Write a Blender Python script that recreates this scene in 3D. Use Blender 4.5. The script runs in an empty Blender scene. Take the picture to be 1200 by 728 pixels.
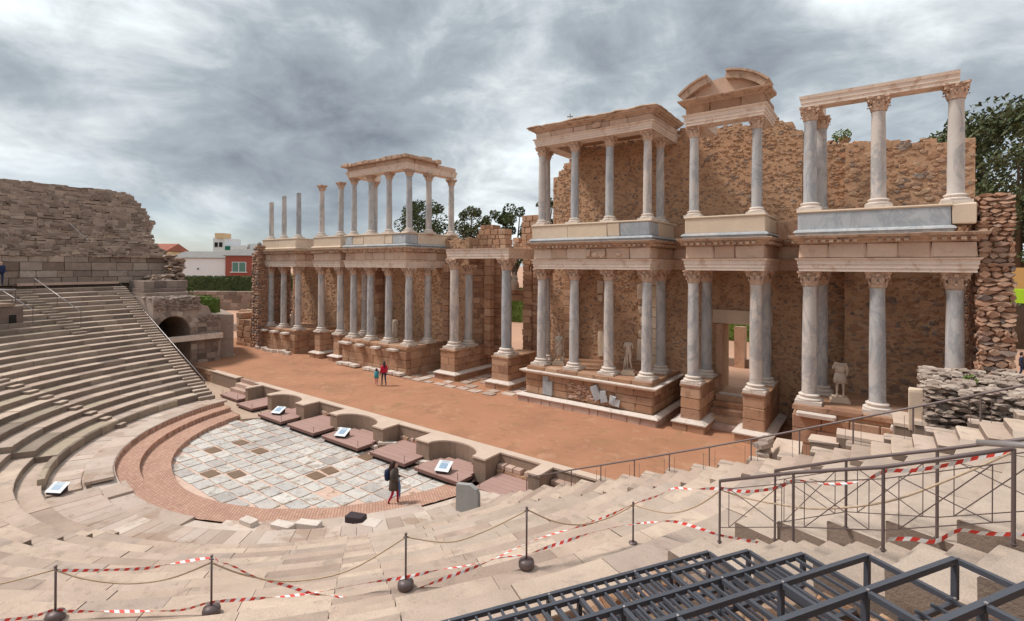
import bpy, bmesh, math, random
from mathutils import Vector, Matrix, noise as mnoise
random.seed(7)
R=math.radians; pi=math.pi; cos=math.cos; sin=math.sin
S=bpy.context.scene; COL=S.collection
rnd=random.random; uni=random.uniform
# ---------------------------------------------------------------- camera
CAM=Vector((22.06,-16.31,8.85)); YAW=.6358; ROLL=.0051
cd=bpy.data.cameras.new('camera'); co=bpy.data.objects.new('camera',cd); COL.objects.link(co)
fwd=Vector((-sin(YAW),cos(YAW),0)); rgt=Vector((cos(YAW),sin(YAW),0)); upv=Vector((0,0,1))
X_=rgt*cos(ROLL)+upv*sin(ROLL); Y_=upv*cos(ROLL)-rgt*sin(ROLL); Z_=-fwd
m=Matrix((X_,Y_,Z_)).transposed().to_4x4(); m.translation=CAM; co.matrix_world=m
cd.sensor_width=36; cd.lens=590.12/1200*36; cd.shift_y=-0.0433; cd.clip_start=.1; cd.clip_end=3000
S.camera=co
# ---------------------------------------------------------------- world and sun
S.view_settings.view_transform='Standard'; S.view_settings.look='None'
S.view_settings.exposure=.98; S.view_settings.gamma=1
SUN_EL=R(56); SUN_AZ=R(243)          # direction towards the sun, compass style from +Y clockwise
W=bpy.data.worlds.new('World'); S.world=W; W.use_nodes=True
wn=W.node_tree.nodes; wl=W.node_tree.links; wn.clear()
def wnode(t,**k):
    n=wn.new(t)
    for a,b in k.items(): setattr(n,a,b)
    return n
out=wnode('ShaderNodeOutputWorld'); bg1=wnode('ShaderNodeBackground'); bg2=wnode('ShaderNodeBackground'); mx=wnode('ShaderNodeMixShader')
sky=wnode('ShaderNodeTexSky',sky_type='NISHITA'); sky.sun_disc=False; sky.sun_elevation=SUN_EL; sky.sun_rotation=SUN_AZ
bg1.inputs[1].default_value=.085
wl.new(sky.outputs[0],bg1.inputs[0])
tc=wnode('ShaderNodeTexCoord'); sx=wnode('ShaderNodeSeparateXYZ'); wl.new(tc.outputs['Generated'],sx.inputs[0])
def wm(op,a,b=None,c=None,clamp=False):
    n=wnode('ShaderNodeMath',operation=op); n.use_clamp=clamp
    for i,v in enumerate((a,b,c)):
        if v is None: continue
        if isinstance(v,(int,float)): n.inputs[i].default_value=v
        else: wl.new(v,n.inputs[i])
    return n.outputs[0]
zc=wm('ADD',wm('MAXIMUM',sx.outputs[2],0.0),.34)
cv=wnode('ShaderNodeCombineXYZ')
wl.new(sx.outputs[0],cv.inputs[0]); wl.new(sx.outputs[1],cv.inputs[1]); wl.new(wm('MULTIPLY',sx.outputs[2],1.9),cv.inputs[2])   # flattened billows
def wnoise(scale,detail,rough,dist,off,vec=None):
    mp=wnode('ShaderNodeMapping'); mp.inputs['Location'].default_value=off; wl.new(vec or cv.outputs[0],mp.inputs[0])
    n=wnode('ShaderNodeTexNoise'); n.inputs['Scale'].default_value=scale; n.inputs['Detail'].default_value=detail
    n.inputs['Roughness'].default_value=rough; n.inputs['Distortion'].default_value=dist; wl.new(mp.outputs[0],n.inputs['Vector']); return n.outputs[0]
n1=wnoise(2.3,9,.55,.5,(3.1,7.7,0)); n2=wnoise(7.5,10,.6,.5,(1.3,2.2,4)); n3=wnoise(1.6,4,.5,.1,(9.4,4.1,2))
def wdir(u,v):   # view direction of a point of the sky
    du=(u-600)/590.12; dv=(312-v)/590.12
    d=fwd+rgt*du+upv*dv; d.normalize(); return d
def blob(u,v,w):  # a cloud mass in one direction of the sky
    dt=wnode('ShaderNodeVectorMath',operation='DOT_PRODUCT'); wl.new(nrm.outputs[0],dt.inputs[0]); dt.inputs[1].default_value=wdir(u,v)
    a=wm('SUBTRACT',1.0,dt.outputs['Value']); return wm('EXPONENT',wm('MULTIPLY',a,-1/(w*w)))
nrm=wnode('ShaderNodeVectorMath',operation='NORMALIZE'); wl.new(tc.outputs['Generated'],nrm.inputs[0])
den=wm('ADD',wm('MULTIPLY',wm('SUBTRACT',n1,.5),1.35),wm('MULTIPLY',wm('SUBTRACT',n2,.5),.55))
for (u,v,w,a) in [(60,70,.12,-.10),(200,150,.17,.17),(330,215,.16,.20),(860,10,.11,.24),(1080,110,.14,.16),(700,60,.10,.12),(250,245,.05,-.16),(215,20,.10,-.1),(560,40,.14,.05),(640,110,.10,-.10),(1020,50,.12,-.12),(200,255,.08,-.2),(450,150,.12,.10),(0,200,.12,-.15),(20,110,.05,.2)]:
    den=wm('ADD',den,wm('MULTIPLY',blob(u,v,w),a))
cr=wnode('ShaderNodeValToRGB'); wl.new(wm('ADD',wm('MULTIPLY',den,1.0),.5,clamp=True),cr.inputs[0])
e=cr.color_ramp; e.elements[0].position=.12; e.elements[0].color=(.74,.79,.81,1); e.elements[1].position=.95; e.elements[1].color=(.12,.14,.17,1)
for p,c in ((.30,(.60,.65,.67,1)),(.46,(.43,.465,.485,1)),(.62,(.27,.305,.335,1))):
    q=e.elements.new(p); q.color=c
wl.new(cr.outputs[0],bg2.inputs[0]); bg2.inputs[1].default_value=.84
# thin cover near the horizon lets the blue of the sky through
hz=wm('MULTIPLY',wm('SUBTRACT',n3,.44),4.5,clamp=True)
low=wm('SUBTRACT',1.0,wm('MULTIPLY',sx.outputs[2],3.2),clamp=True)
wl.new(wm('SUBTRACT',1.0,wm('MULTIPLY',wm('MULTIPLY',hz,low),.55)),mx.inputs[0])
wl.new(bg1.outputs[0],mx.inputs[1]); wl.new(bg2.outputs[0],mx.inputs[2]); wl.new(mx.outputs[0],out.inputs[0])
sd=bpy.data.lights.new('sun','SUN'); sd.energy=1.65; sd.angle=R(11); sd.color=(1,.94,.88)
so=bpy.data.objects.new('sun',sd); COL.objects.link(so)
sdir=Vector((sin(SUN_AZ)*cos(SUN_EL),cos(SUN_AZ)*cos(SUN_EL),sin(SUN_EL)))
so.rotation_euler=sdir.to_track_quat('Z','Y').to_euler(); so.location=(0,0,60)
# ---------------------------------------------------------------- materials
def mat(name,cols,vary=(3,.25),fine=(40,.15),stain=None,rough=.9,bump=(25,.25),vein=None,stretch=None,metal=0,spec=.25):
    M=bpy.data.materials.new(name); M.use_nodes=True; nt=M.node_tree; N=nt.nodes; L=nt.links
    b=N['Principled BSDF']; b.inputs['Roughness'].default_value=rough; b.inputs['Metallic'].default_value=metal
    b.inputs['Specular IOR Level'].default_value=spec
    geo=N.new('ShaderNodeNewGeometry'); oi=N.new('ShaderNodeObjectInfo')
    def mth(op,a,b_=None,clamp=False):
        n=N.new('ShaderNodeMath'); n.operation=op; n.use_clamp=clamp
        for i,v in enumerate((a,b_)):
            if v is None: continue
            if isinstance(v,(int,float)): n.inputs[i].default_value=v
            else: L.new(v,n.inputs[i])
        return n.outputs[0]
    pos=geo.outputs['Position']
    if stretch:
        mp=N.new('ShaderNodeMapping'); mp.inputs['Scale'].default_value=stretch; L.new(pos,mp.inputs[0]); pos=mp.outputs[0]
    def noi(scale,detail=5,r=.6,dist=0,vec=None):
        n=N.new('ShaderNodeTexNoise'); n.inputs['Scale'].default_value=scale; n.inputs['Detail'].default_value=detail
        n.inputs['Roughness'].default_value=r; n.inputs['Distortion'].default_value=dist; L.new(vec or pos,n.inputs['Vector']); return n.outputs[0]
    rr=mth('FRACT',mth('ADD',geo.outputs['Random Per Island'],mth('MULTIPLY',oi.outputs['Random'],7.13)))
    if len(cols)>1:
        cr=N.new('ShaderNodeValToRGB'); L.new(rr,cr.inputs[0]); e=cr.color_ramp
        for i,c in enumerate(cols):
            p=i/(len(cols)-1)
            q=e.elements[i] if i<2 else e.elements.new(p)
            q.position=p; q.color=(*c,1)
        if len(cols)>2:
            els=sorted(range(len(e.elements)),key=lambda i:e.elements[i].position)
            for j,c in zip(els,cols): e.elements[j].color=(*c,1)
        base=cr.outputs[0]
    else:
        rg=N.new('ShaderNodeRGB'); rg.outputs[0].default_value=(*cols[0],1); base=rg.outputs[0]
    f=mth('ADD',1-vary[1],mth('MULTIPLY',noi(vary[0],4,.6,.3),2*vary[1]))
    f=mth('MULTIPLY',f,mth('ADD',1-fine[1],mth('MULTIPLY',noi(fine[0],3,.7),2*fine[1])))
    vm=N.new('ShaderNodeVectorMath'); vm.operation='SCALE'; L.new(base,vm.inputs[0]); L.new(f,vm.inputs['Scale']); c=vm.outputs[0]
    def mixc(fac,c1,col2):
        mx=N.new('ShaderNodeMix'); mx.data_type='RGBA'; L.new(fac,mx.inputs[0]); L.new(c1,mx.inputs[6]); mx.inputs[7].default_value=(*col2,1); return mx.outputs[2]
    for st in (stain or []):      # (scale, threshold, softness, amount, colour)
        s,th,so_,am,colr=st
        g=mth('MULTIPLY',mth('MULTIPLY',mth('SUBTRACT',noi(s,6,.65,.4),th),1/so_,True),am)
        c=mixc(g,c,colr)
    if vein:                      # (scale, colour, amount, width)
        s,colr,am,w=vein
        ad=N.new('ShaderNodeVectorMath'); ad.operation='ADD'; L.new(pos,ad.inputs[0])
        cb=N.new('ShaderNodeCombineXYZ'); k=mth('MULTIPLY',oi.outputs['Random'],50); L.new(k,cb.inputs[0]); L.new(k,cb.inputs[2]); L.new(cb.outputs[0],ad.inputs[1])
        mp=N.new('ShaderNodeMapping'); mp.inputs['Rotation'].default_value=(.5,.3,0); mp.inputs['Scale'].default_value=(1,1,.45); L.new(ad.outputs[0],mp.inputs[0])
        v=noi(s,7,.65,.7,mp.outputs[0])
        a=mth('ABSOLUTE',mth('SUBTRACT',v,.5))
        g=mth('MULTIPLY',mth('SUBTRACT',1.0,mth('MULTIPLY',a,1/w),True),am)
        c=mixc(g,c,colr)
        v2=noi(s*.6,3,.5,.8,mp.outputs[0]); g2=mth('MULTIPLY',mth('MULTIPLY',mth('SUBTRACT',v2,.52),5,True),am*.8)
        c=mixc(g2,c,(.56,.49,.44))
    L.new(c,b.inputs['Base Color'])
    if bump:
        bp=N.new('ShaderNodeBump'); bp.inputs['Strength'].default_value=bump[1]; bp.inputs['Distance'].default_value=.03
        L.new(noi(bump[0],6,.7),bp.inputs['Height']); L.new(bp.outputs[0],b.inputs['Normal'])
    return M
BLK=(.10,.075,.06)
M={}
M['seat']=mat('weathered_granite',[(.60,.465,.365),(.47,.345,.275),(.57,.445,.36),(.38,.28,.225),(.63,.495,.39),(.53,.40,.315),(.44,.345,.29),(.60,.465,.365)],(1.3,.28),(60,.42),[(.45,.53,.15,.4,(.42,.325,.26)),(2.2,.54,.12,.55,(.30,.235,.19)),(7,.62,.1,.45,BLK)],bump=(30,.5))
M['seatb']=mat('brown_granite',[(.53,.42,.345),(.46,.36,.29),(.57,.455,.37),(.50,.395,.32)],(1.5,.28),(70,.45),[(2.2,.57,.1,.45,(.36,.28,.22)),(12,.62,.08,.4,(.22,.17,.13))],bump=(40,.7))
M['riser']=mat('darker_granite',[(.27,.205,.165),(.21,.16,.13),(.33,.255,.205),(.24,.18,.145),(.38,.30,.24)],(1.8,.25),(40,.25),[(3,.58,.1,.5,(.12,.09,.075)),(5,.64,.08,.4,(.40,.33,.26))],bump=(25,.6))  # darker tone for the upright faces of seats, steps and kerbs
M['seat_old']=mat('lichened_granite',[(.36,.28,.22),(.27,.21,.165),(.42,.335,.25),(.22,.17,.14),(.47,.38,.28),(.31,.24,.19)],(1.5,.25),(45,.25),[(1.6,.55,.12,.5,(.16,.125,.1)),(6,.6,.1,.4,(.09,.07,.055))],bump=(25,.6))
M['ring']=mat('paving_stone',[(.60,.475,.40),(.48,.365,.30),(.55,.44,.375),(.41,.31,.25),(.64,.53,.45),(.50,.40,.34)],(1.5,.22),(45,.22),[(.5,.54,.06,.55,(.33,.215,.145)),(1.6,.57,.08,.5,(.30,.20,.14)),(6,.62,.1,.3,(.2,.13,.09))],bump=(22,.4))
M['brickpave']=mat('brick_paving',[(.60,.375,.285)],(1.2,.22),(60,.25),[(1.0,.58,.1,.4,(.30,.19,.13))],bump=(60,.6))
M['tile']=mat('marble_floor_slab',[(.60,.56,.51),(.69,.64,.58),(.50,.475,.45),(.64,.60,.54),(.55,.52,.48),(.71,.66,.60),(.43,.39,.36),(.62,.57,.52)],(2.5,.2),(25,.1),[(1.7,.555,.05,.75,(.36,.27,.20)),(5,.6,.05,.6,(.24,.20,.175)),(14,.62,.06,.5,(.2,.17,.15))],rough=.55,bump=(14,.2),vein=(1.6,(.25,.25,.27),.35,.05))
M['puddle']=mat('wet_brown_earth',[(.22,.145,.095)],(2,.25),(15,.2),None,rough=.45,bump=None)
M['tilebed']=mat('pink_mortar_bed',[(.64,.46,.37)],(2,.2),(30,.15),[(1.3,.60,.04,.7,(.25,.15,.08))],bump=(20,.3))
M['dirt']=mat('red_earth',[(.44,.215,.125)],(.35,.25),(26,.22),[(2.6,.57,.10,.45,(.36,.19,.12)),(.28,.52,.14,.6,(.31,.155,.095)),(1.1,.58,.08,.4,(.55,.335,.22)),(.55,.60,.02,.5,(.35,.205,.10)),(1.3,.585,.03,.4,(.30,.165,.09)),(.9,.60,.015,.35,(.52,.31,.19))],bump=(9,.8))
M['dirt2']=mat('pale_earth',[(.52,.31,.21)],(.3,.2),(10,.12),[(.2,.52,.15,.5,(.40,.25,.17))],bump=(9,.3))
M['passage']=mat('beige_passage_paving',[(.50,.365,.275)],(.7,.15),(25,.14),[(1.2,.57,.1,.4,(.38,.26,.19))],stretch=(1.0,3.0,1),bump=(18,.3))
M['grass']=mat('dry_ground',[(.26,.22,.12)],(.05,.3),(2,.2),[(.03,.5,.1,.6,(.13,.15,.06))])
M['ash']=mat('facade_block',[(.47,.27,.165),(.37,.20,.12),(.52,.325,.21),(.31,.165,.105),(.56,.36,.245),(.42,.235,.145)],(1.4,.28),(24,.25),[(1.5,.55,.1,.55,(.24,.12,.07)),(5,.6,.08,.55,(.13,.08,.055))],bump=(16,.9))
M['frieze']=mat('frieze_block',[(.61,.42,.315),(.54,.36,.26),(.65,.47,.36),(.49,.32,.235),(.68,.51,.40)],(1.6,.2),(25,.14),[(1.7,.58,.1,.4,(.33,.19,.12))],bump=(18,.35))
M['arch']=mat('pale_marble',[(.76,.63,.53),(.71,.58,.49)],(1.8,.2),(25,.15),[(2.2,.54,.1,.6,(.50,.315,.22)),(7,.62,.08,.35,(.30,.2,.15))],bump=(16,.35))
M['cornice']=mat('eroded_cornice',[(.50,.34,.245),(.55,.39,.285),(.42,.28,.20)],(2.0,.3),(20,.25),[(3,.53,.1,.7,(.24,.145,.10))],bump=(10,.9))
M['pink']=mat('rose_stone',[(.52,.36,.29),(.60,.44,.36),(.46,.31,.25)],(1.6,.22),(25,.16),[(3,.57,.1,.5,(.33,.21,.17))],bump=(16,.4))
M['white']=mat('white_marble_moulding',[(.72,.63,.56),(.66,.57,.50)],(1.6,.2),(25,.14),[(3.5,.56,.1,.55,(.42,.30,.23))],bump=(14,.5))
M['panel']=mat('cream_panel',[(.68,.53,.39),(.64,.50,.38),(.70,.56,.43)],(1.2,.16),(18,.1),[(2.5,.6,.1,.4,(.50,.35,.25))],bump=(12,.2))
M['bluem']=mat('blue_grey_marble',[(.46,.475,.49),(.40,.415,.43),(.52,.53,.535)],(1.5,.2),(18,.12),[(3,.62,.1,.4,(.60,.50,.42))],rough=.6,bump=(14,.15),vein=(1.4,(.24,.26,.29),.5,.07))
M['shaft']=mat('veined_grey_marble',[(.44,.44,.445),(.60,.52,.46),(.39,.40,.415),(.62,.53,.46),(.50,.475,.455),(.46,.45,.45)],(.9,.28),(14,.14),[(1.8,.58,.1,.45,(.55,.42,.34))],rough=.55,bump=(14,.15),vein=(1.1,(.24,.26,.29),.6,.06))
M['cap']=mat('carved_capital_marble',[(.62,.44,.33),(.56,.39,.29),(.66,.49,.38)],(3,.2),(18,.25),[(6,.55,.1,.55,(.33,.19,.13))],bump=(14,.9))
M['mortar']=mat('ochre_mortar',[(.53,.325,.20)],(.8,.22),(14,.2),[(1.2,.53,.12,.5,(.33,.185,.11)),(.5,.55,.1,.35,(.52,.35,.22))],bump=(9,1.0))
M['rub']=mat('rubble_stone',[(.47,.275,.165),(.38,.21,.125),(.53,.33,.21),(.20,.155,.135),(.43,.245,.145),(.31,.20,.14),(.54,.36,.235),(.36,.215,.135),(.49,.30,.185),(.24,.21,.195)],(4,.25),(25,.2),None,bump=(14,.7))
M['rubp']=mat('brown_pier_stone',[(.40,.225,.145),(.31,.17,.11),(.46,.28,.19),(.18,.15,.14),(.36,.195,.125),(.42,.27,.19),(.25,.145,.10)],(4,.25),(25,.22),None,bump=(14,.8))
M['ruin']=mat('warm_brown_ruin_stone',[(.38,.275,.215),(.29,.205,.16),(.46,.345,.275),(.20,.14,.11),(.34,.245,.19),(.42,.31,.25),(.26,.185,.145)],(1.5,.3),(22,.3),[(1.3,.56,.1,.45,(.13,.09,.07)),(.35,.55,.1,.35,(.46,.35,.28))],bump=(12,1.0))
M['rubd']=mat('dark_rubble_stone',[(.32,.24,.195),(.23,.17,.14),(.42,.33,.275),(.15,.11,.095),(.28,.21,.17),(.37,.285,.235),(.20,.15,.125)],(3,.3),(22,.25),[(1.3,.58,.1,.4,(.09,.065,.05))],bump=(12,.8))
M['rubl']=mat('pale_rubble_stone',[(.42,.335,.28),(.33,.25,.205),(.50,.41,.34),(.26,.19,.16),(.38,.29,.23)],(3,.3),(22,.25),[(1.5,.57,.1,.4,(.15,.11,.09)),(4,.66,.08,.5,(.40,.30,.07))],bump=(12,.8))
M['conc']=mat('board_marked_concrete',[(.31,.22,.165)],(1.5,.2),(20,.14),[(2.2,.52,.14,.5,(.20,.15,.12))],stretch=(3,3,.5),bump=(12,.35))
M['conctop']=mat('pale_coping',[(.62,.48,.385)],(1.2,.16),(25,.14),[(2.5,.6,.1,.4,(.42,.31,.24))],bump=(18,.25))
M['deck']=mat('brown_red_decking',[(.43,.27,.23),(.40,.25,.215)],(.8,.12),(25,.08),[(2,.62,.1,.25,(.45,.30,.25))],rough=.7,bump=None)
M['deckd']=mat('dark_deck_edge',[(.19,.105,.09)],(1,.15),(20,.1),None,rough=.7,bump=None)
M['iron']=mat('brown_painted_iron',[(.155,.115,.11)],(2,.12),(40,.12),None,rough=.45,bump=None,metal=.2,spec=.5)
M['steel']=mat('slate_painted_steel',[(.078,.082,.10)],(3,.12),(40,.14),[(4,.62,.08,.35,(.22,.2,.2))],rough=.42,bump=(60,.1),metal=.1,spec=.5)
M['handrail']=mat('satin_steel',[(.40,.36,.35)],(2,.1),(40,.1),None,rough=.4,bump=None,metal=.5,spec=.5)
M['rope']=mat('hemp_rope',[(.72,.54,.38)],(3,.1),(80,.3),None,bump=(120,.8))
M['tapew']=mat('white_tape',[(.92,.89,.87)],(3,.05),(30,.04),None,rough=.5,bump=None)
M['taper']=mat('red_tape',[(.80,.075,.055)],(3,.05),(30,.04),None,rough=.5,bump=None)
M['black']=mat('dark_box',[(.055,.04,.045)],(3,.1),(30,.1),None,rough=.6,bump=None)
M['stat']=mat('statue_marble',[(.58,.47,.385)],(4,.22),(25,.2),[(5,.55,.1,.5,(.36,.26,.2))],bump=(18,.7))
M['gran']=mat('grey_granite_slab',[(.36,.35,.335)],(3,.2),(35,.2),[(3,.58,.1,.4,(.24,.22,.2))],bump=(25,.4))
M['leaf']=mat('dark_foliage',[(.06,.085,.03),(.095,.12,.04),(.045,.065,.025),(.12,.14,.055)],(.6,.3),(5,.1),None,rough=.7,bump=None)
M['leafl']=mat('olive_foliage',[(.09,.10,.04),(.13,.14,.06),(.06,.075,.03),(.15,.15,.07)],(.6,.3),(5,.1),None,rough=.7,bump=None)
M['leafd']=mat('deep_pine_foliage',[(.075,.10,.04),(.11,.12,.055),(.05,.07,.03),(.14,.135,.07)],(.6,.3),(5,.1),None,rough=.7,bump=None)
M['leafg']=mat('fresh_foliage',[(.10,.16,.03),(.16,.22,.04),(.07,.12,.025)],(.6,.3),(5,.1),None,rough=.7,bump=None)
M['bark']=mat('tree_bark',[(.14,.10,.075)],(3,.3),(25,.2),None)
def plain(n,c,r=.7): return mat(n,[c],(3,.08),(30,.05),None,rough=r,bump=None)
M['hw']=plain('house_white_paint',(.74,.76,.78)); M['hy']=plain('house_cream_paint',(.72,.53,.32)); M['hr']=plain('house_red_brick',(.30,.085,.06))
M['roofg']=mat('grey_sheet_roof',[(.24,.225,.215)],(.5,.2),(2,.15)); M['rooft']=mat('red_tile_roof',[(.36,.13,.09)],(.8,.25),(3,.2))
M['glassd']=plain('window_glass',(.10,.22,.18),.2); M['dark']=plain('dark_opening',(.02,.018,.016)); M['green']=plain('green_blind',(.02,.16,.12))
M['skin']=plain('skin',(.50,.30,.22)); M['skinp']=plain('pale_skin',(.58,.38,.29))
M['coat']=plain('dark_taupe_coat',(.10,.08,.068)); M['redt']=plain('crimson_trousers',(.42,.03,.07)); M['boot']=plain('rust_boots',(.20,.035,.03))
M['hairb']=plain('dark_brown_hair',(.045,.02,.015)); M['navy']=plain('navy_cloth',(.02,.035,.085)); M['teal']=plain('turquoise_cloth',(.05,.32,.38))
M['pinkc']=plain('pink_cloth',(.62,.22,.26)); M['redc']=plain('crimson_cloth',(.55,.02,.06)); M['bluec']=plain('blue_cloth',(.03,.07,.17)); M['umb']=plain('blue_umbrella_cloth',(.10,.17,.32))
M['print']=plain('panel_print',(.30,.42,.55),.3); M['sheet']=plain('panel_white',(.78,.80,.82),.3); M['lime']=plain('lime_sheet',(.45,.75,.04)); M['ochre']=plain('ochre_panel',(.62,.36,.13))
# leaves let a little light through
for k in ('leaf','leafl','leafg'):
    b=M[k].node_tree.nodes['Principled BSDF']
    b.inputs['Subsurface Weight'].default_value=0
# brick paving: rows of small bricks as colour and fine relief
def brickify(M_,sx,sy):
    nt=M_.node_tree; N=nt.nodes; L=nt.links; b=N['Principled BSDF']
    g=N.new('ShaderNodeNewGeometry'); mp=N.new('ShaderNodeMapping'); mp.inputs['Rotation'].default_value=(0,0,R(38)); L.new(g.outputs['Position'],mp.inputs[0])
    br=N.new('ShaderNodeTexBrick'); br.inputs['Scale'].default_value=1; br.inputs['Brick Width'].default_value=sx; br.inputs['Row Height'].default_value=sy
    br.inputs['Mortar Size'].default_value=.018; br.inputs['Color1'].default_value=(1,1,1,1); br.inputs['Color2'].default_value=(.82,.78,.76,1); br.inputs['Mortar'].default_value=(.66,.60,.56,1)
    L.new(mp.outputs[0],br.inputs['Vector'])
    src=b.inputs['Base Color'].links[0].from_socket
    mm=N.new('ShaderNodeMix'); mm.data_type='RGBA'; mm.blend_type='MULTIPLY'; mm.inputs[0].default_value=1
    L.new(src,mm.inputs[6]); L.new(br.outputs[0],mm.inputs[7]); L.new(mm.outputs[2],b.inputs['Base Color'])
brickify(M['brickpave'],.24,.10)
# ---------------------------------------------------------------- helpers
def tag(o,label=None,cat=None,group=None,kind=None):
    if label: o['label']=label
    if cat: o['category']=cat
    if group: o['group']=group
    if kind: o['kind']=kind
    return o
def thing(name,label,cat,loc=(0,0,0),group=None,rz=0):
    o=bpy.data.objects.new(name,None); COL.objects.link(o); o.location=loc; o.rotation_euler=(0,0,rz); o.empty_display_size=.2
    return tag(o,label,cat,group)
def link(name,me,parent=None,loc=(0,0,0),rot=(0,0,0),scale=(1,1,1)):
    """loc is in world space when the parent is an unrotated Empty"""
    o=bpy.data.objects.new(name,me); COL.objects.link(o)
    if parent is not None:
        o.parent=parent; base=Vector(parent.location)
        if parent.parent is not None: base=base+Vector(parent.parent.location)
        o.location=Vector(loc)-base
    else: o.location=loc
    o.rotation_euler=rot; o.scale=scale
    return o
class MB:
    def __init__(s): s.v=[]; s.f=[]; s.mi=[]; s.cur=0
    def add(s,vs,fs):
        n=len(s.v); s.v+= [tuple(v) for v in vs]
        for f in fs: s.f.append([i+n for i in f]); s.mi.append(s.cur)
    def box(s,x0,x1,y0,y1,z0,z1,j=0):
        vs=[(x+uni(-j,j),y+uni(-j,j),z+uni(-j,j)) for z in (z0,z1) for y in (y0,y1) for x in (x0,x1)]
        s.add(vs,[(0,2,3,1),(4,5,7,6),(0,1,5,4),(2,6,7,3),(0,4,6,2),(1,3,7,5)])
    def obox(s,c,ux,hx,hy,hz,j=0):   # box with a horizontal axis direction
        u=Vector((ux[0],ux[1],0)).normalized(); w=Vector((-u.y,u.x,0)); c=Vector(c)
        vs=[c+u*a*hx+w*b*hy+Vector((0,0,d*hz))+Vector((uni(-j,j),uni(-j,j),uni(-j,j))) for d in (-1,1) for b in (-1,1) for a in (-1,1)]
        s.add(vs,[(0,2,3,1),(4,5,7,6),(0,1,5,4),(2,6,7,3),(0,4,6,2),(1,3,7,5)])
    def tube(s,pts,r,n=6,cap=True):
        pts=[Vector(p) for p in pts]; rings=[]
        for i,p in enumerate(pts):
            d=(pts[min(i+1,len(pts)-1)]-pts[max(i-1,0)]).normalized()
            a=d.orthogonal().normalized() if i==0 else (a-d*a.dot(d)).normalized()
            b=d.cross(a); rr=r[i] if isinstance(r,(list,tuple)) else r
            rings.append([p+(a*cos(2*pi*k/n)+b*sin(2*pi*k/n))*rr for k in range(n)])
        vs=[q for g in rings for q in g]; fs=[]
        for i in range(len(pts)-1):
            for k in range(n): fs.append((i*n+k,i*n+(k+1)%n,(i+1)*n+(k+1)%n,(i+1)*n+k))
        if cap: fs.append(tuple(range(n))[::-1]); fs.append(tuple((len(pts)-1)*n+k for k in range(n)))
        s.add(vs,fs)
    def lathe(s,prof,n=20,c=(0,0,0),sq=None):
        vs=[]; fs=[]
        for (r,z) in prof:
            for k in range(n):
                a=2*pi*k/n; vs.append((c[0]+r*cos(a),c[1]+r*sin(a),c[2]+z))
        m_=len(prof)
        for i in range(m_-1):
            for k in range(n): fs.append((i*n+k,i*n+(k+1)%n,(i+1)*n+(k+1)%n,(i+1)*n+k))
        fs.append(tuple(range(n))[::-1]); fs.append(tuple((m_-1)*n+k for k in range(n)))
        s.add(vs,fs)
    def prism(s,poly,z0,z1):
        n=len(poly); vs=[(x,y,z0) for x,y in poly]+[(x,y,z1) for x,y in poly]
        fs=[tuple(range(n))[::-1],tuple(range(n,2*n))]+[(i,(i+1)%n,n+(i+1)%n,n+i) for i in range(n)]
        s.add(vs,fs)
    def extr(s,poly,axis_o,ux,uz,w,d):   # polygon in plane (ux,uz) from origin, thickness along w
        o=Vector(axis_o); ux=Vector(ux); uz=Vector(uz); w=Vector(w)
        vs=[o+ux*a+uz*b for a,b in poly]+[o+ux*a+uz*b+w*d for a,b in poly]; n=len(poly)
        s.add(vs,[tuple(range(n)),tuple(range(n,2*n))[::-1]]+[(i,n+i,n+(i+1)%n,(i+1)%n) for i in range(n)])
    def rock(s,c,sx,sy,sz,rz=0,j=.28):
        k=[(1,1,0),(1,-1,0),(-1,1,0),(-1,-1,0),(0,1,1),(0,-1,1),(0,1,-1),(0,-1,-1),(1,0,1),(-1,0,1),(1,0,-1),(-1,0,-1)]
        n=len(s.v); ca,sa=cos(rz),sin(rz)
        vs=[]
        for a,b,d in k:
            q=(a*sx*(.66+uni(-j,j)*.8),b*sy*(.66+uni(-j,j)*.8),d*sz*(.66+uni(-j,j)*.8)); vs.append((c[0]+q[0]*ca-q[1]*sa,c[1]+q[0]*sa+q[1]*ca,c[2]+q[2]))
        s.add(vs,CUBO)
    def mesh(s,name,mats,smooth=False,recalc=True):
        me=bpy.data.meshes.new(name); me.from_pydata(s.v,[],s.f)
        if not isinstance(mats,(list,tuple)): mats=[mats]
        for m_ in mats: me.materials.append(m_)
        if len(mats)>1:
            for p,i in zip(me.polygons,s.mi): p.material_index=i
        if recalc:
            b=bmesh.new(); b.from_mesh(me); bmesh.ops.recalc_face_normals(b,faces=b.faces); b.to_mesh(me); b.free()
        if smooth: me.polygons.foreach_set('use_smooth',[True]*len(me.polygons))
        me.update(); return me
    def build(s,name,mats,parent=None,smooth=False,kind=None,recalc=True):
        if parent is not None:
            base=Vector(parent.location)
            if parent.parent is not None: base=base+Vector(parent.parent.location)
        else: base=Vector((0,0,0))
        # put the origin in the middle of the piece
        xs=[v[0] for v in s.v]; ys=[v[1] for v in s.v]; zs=[v[2] for v in s.v]
        c=Vector(((min(xs)+max(xs))/2,(min(ys)+max(ys))/2,min(zs)))
        s.v=[(v[0]-c.x,v[1]-c.y,v[2]-c.z) for v in s.v]
        o=bpy.data.objects.new(name,s.mesh(name,mats,smooth,recalc)); COL.objects.link(o)
        if parent is not None: o.parent=parent
        o.location=c-base
        if kind: o['kind']=kind
        return o
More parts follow.
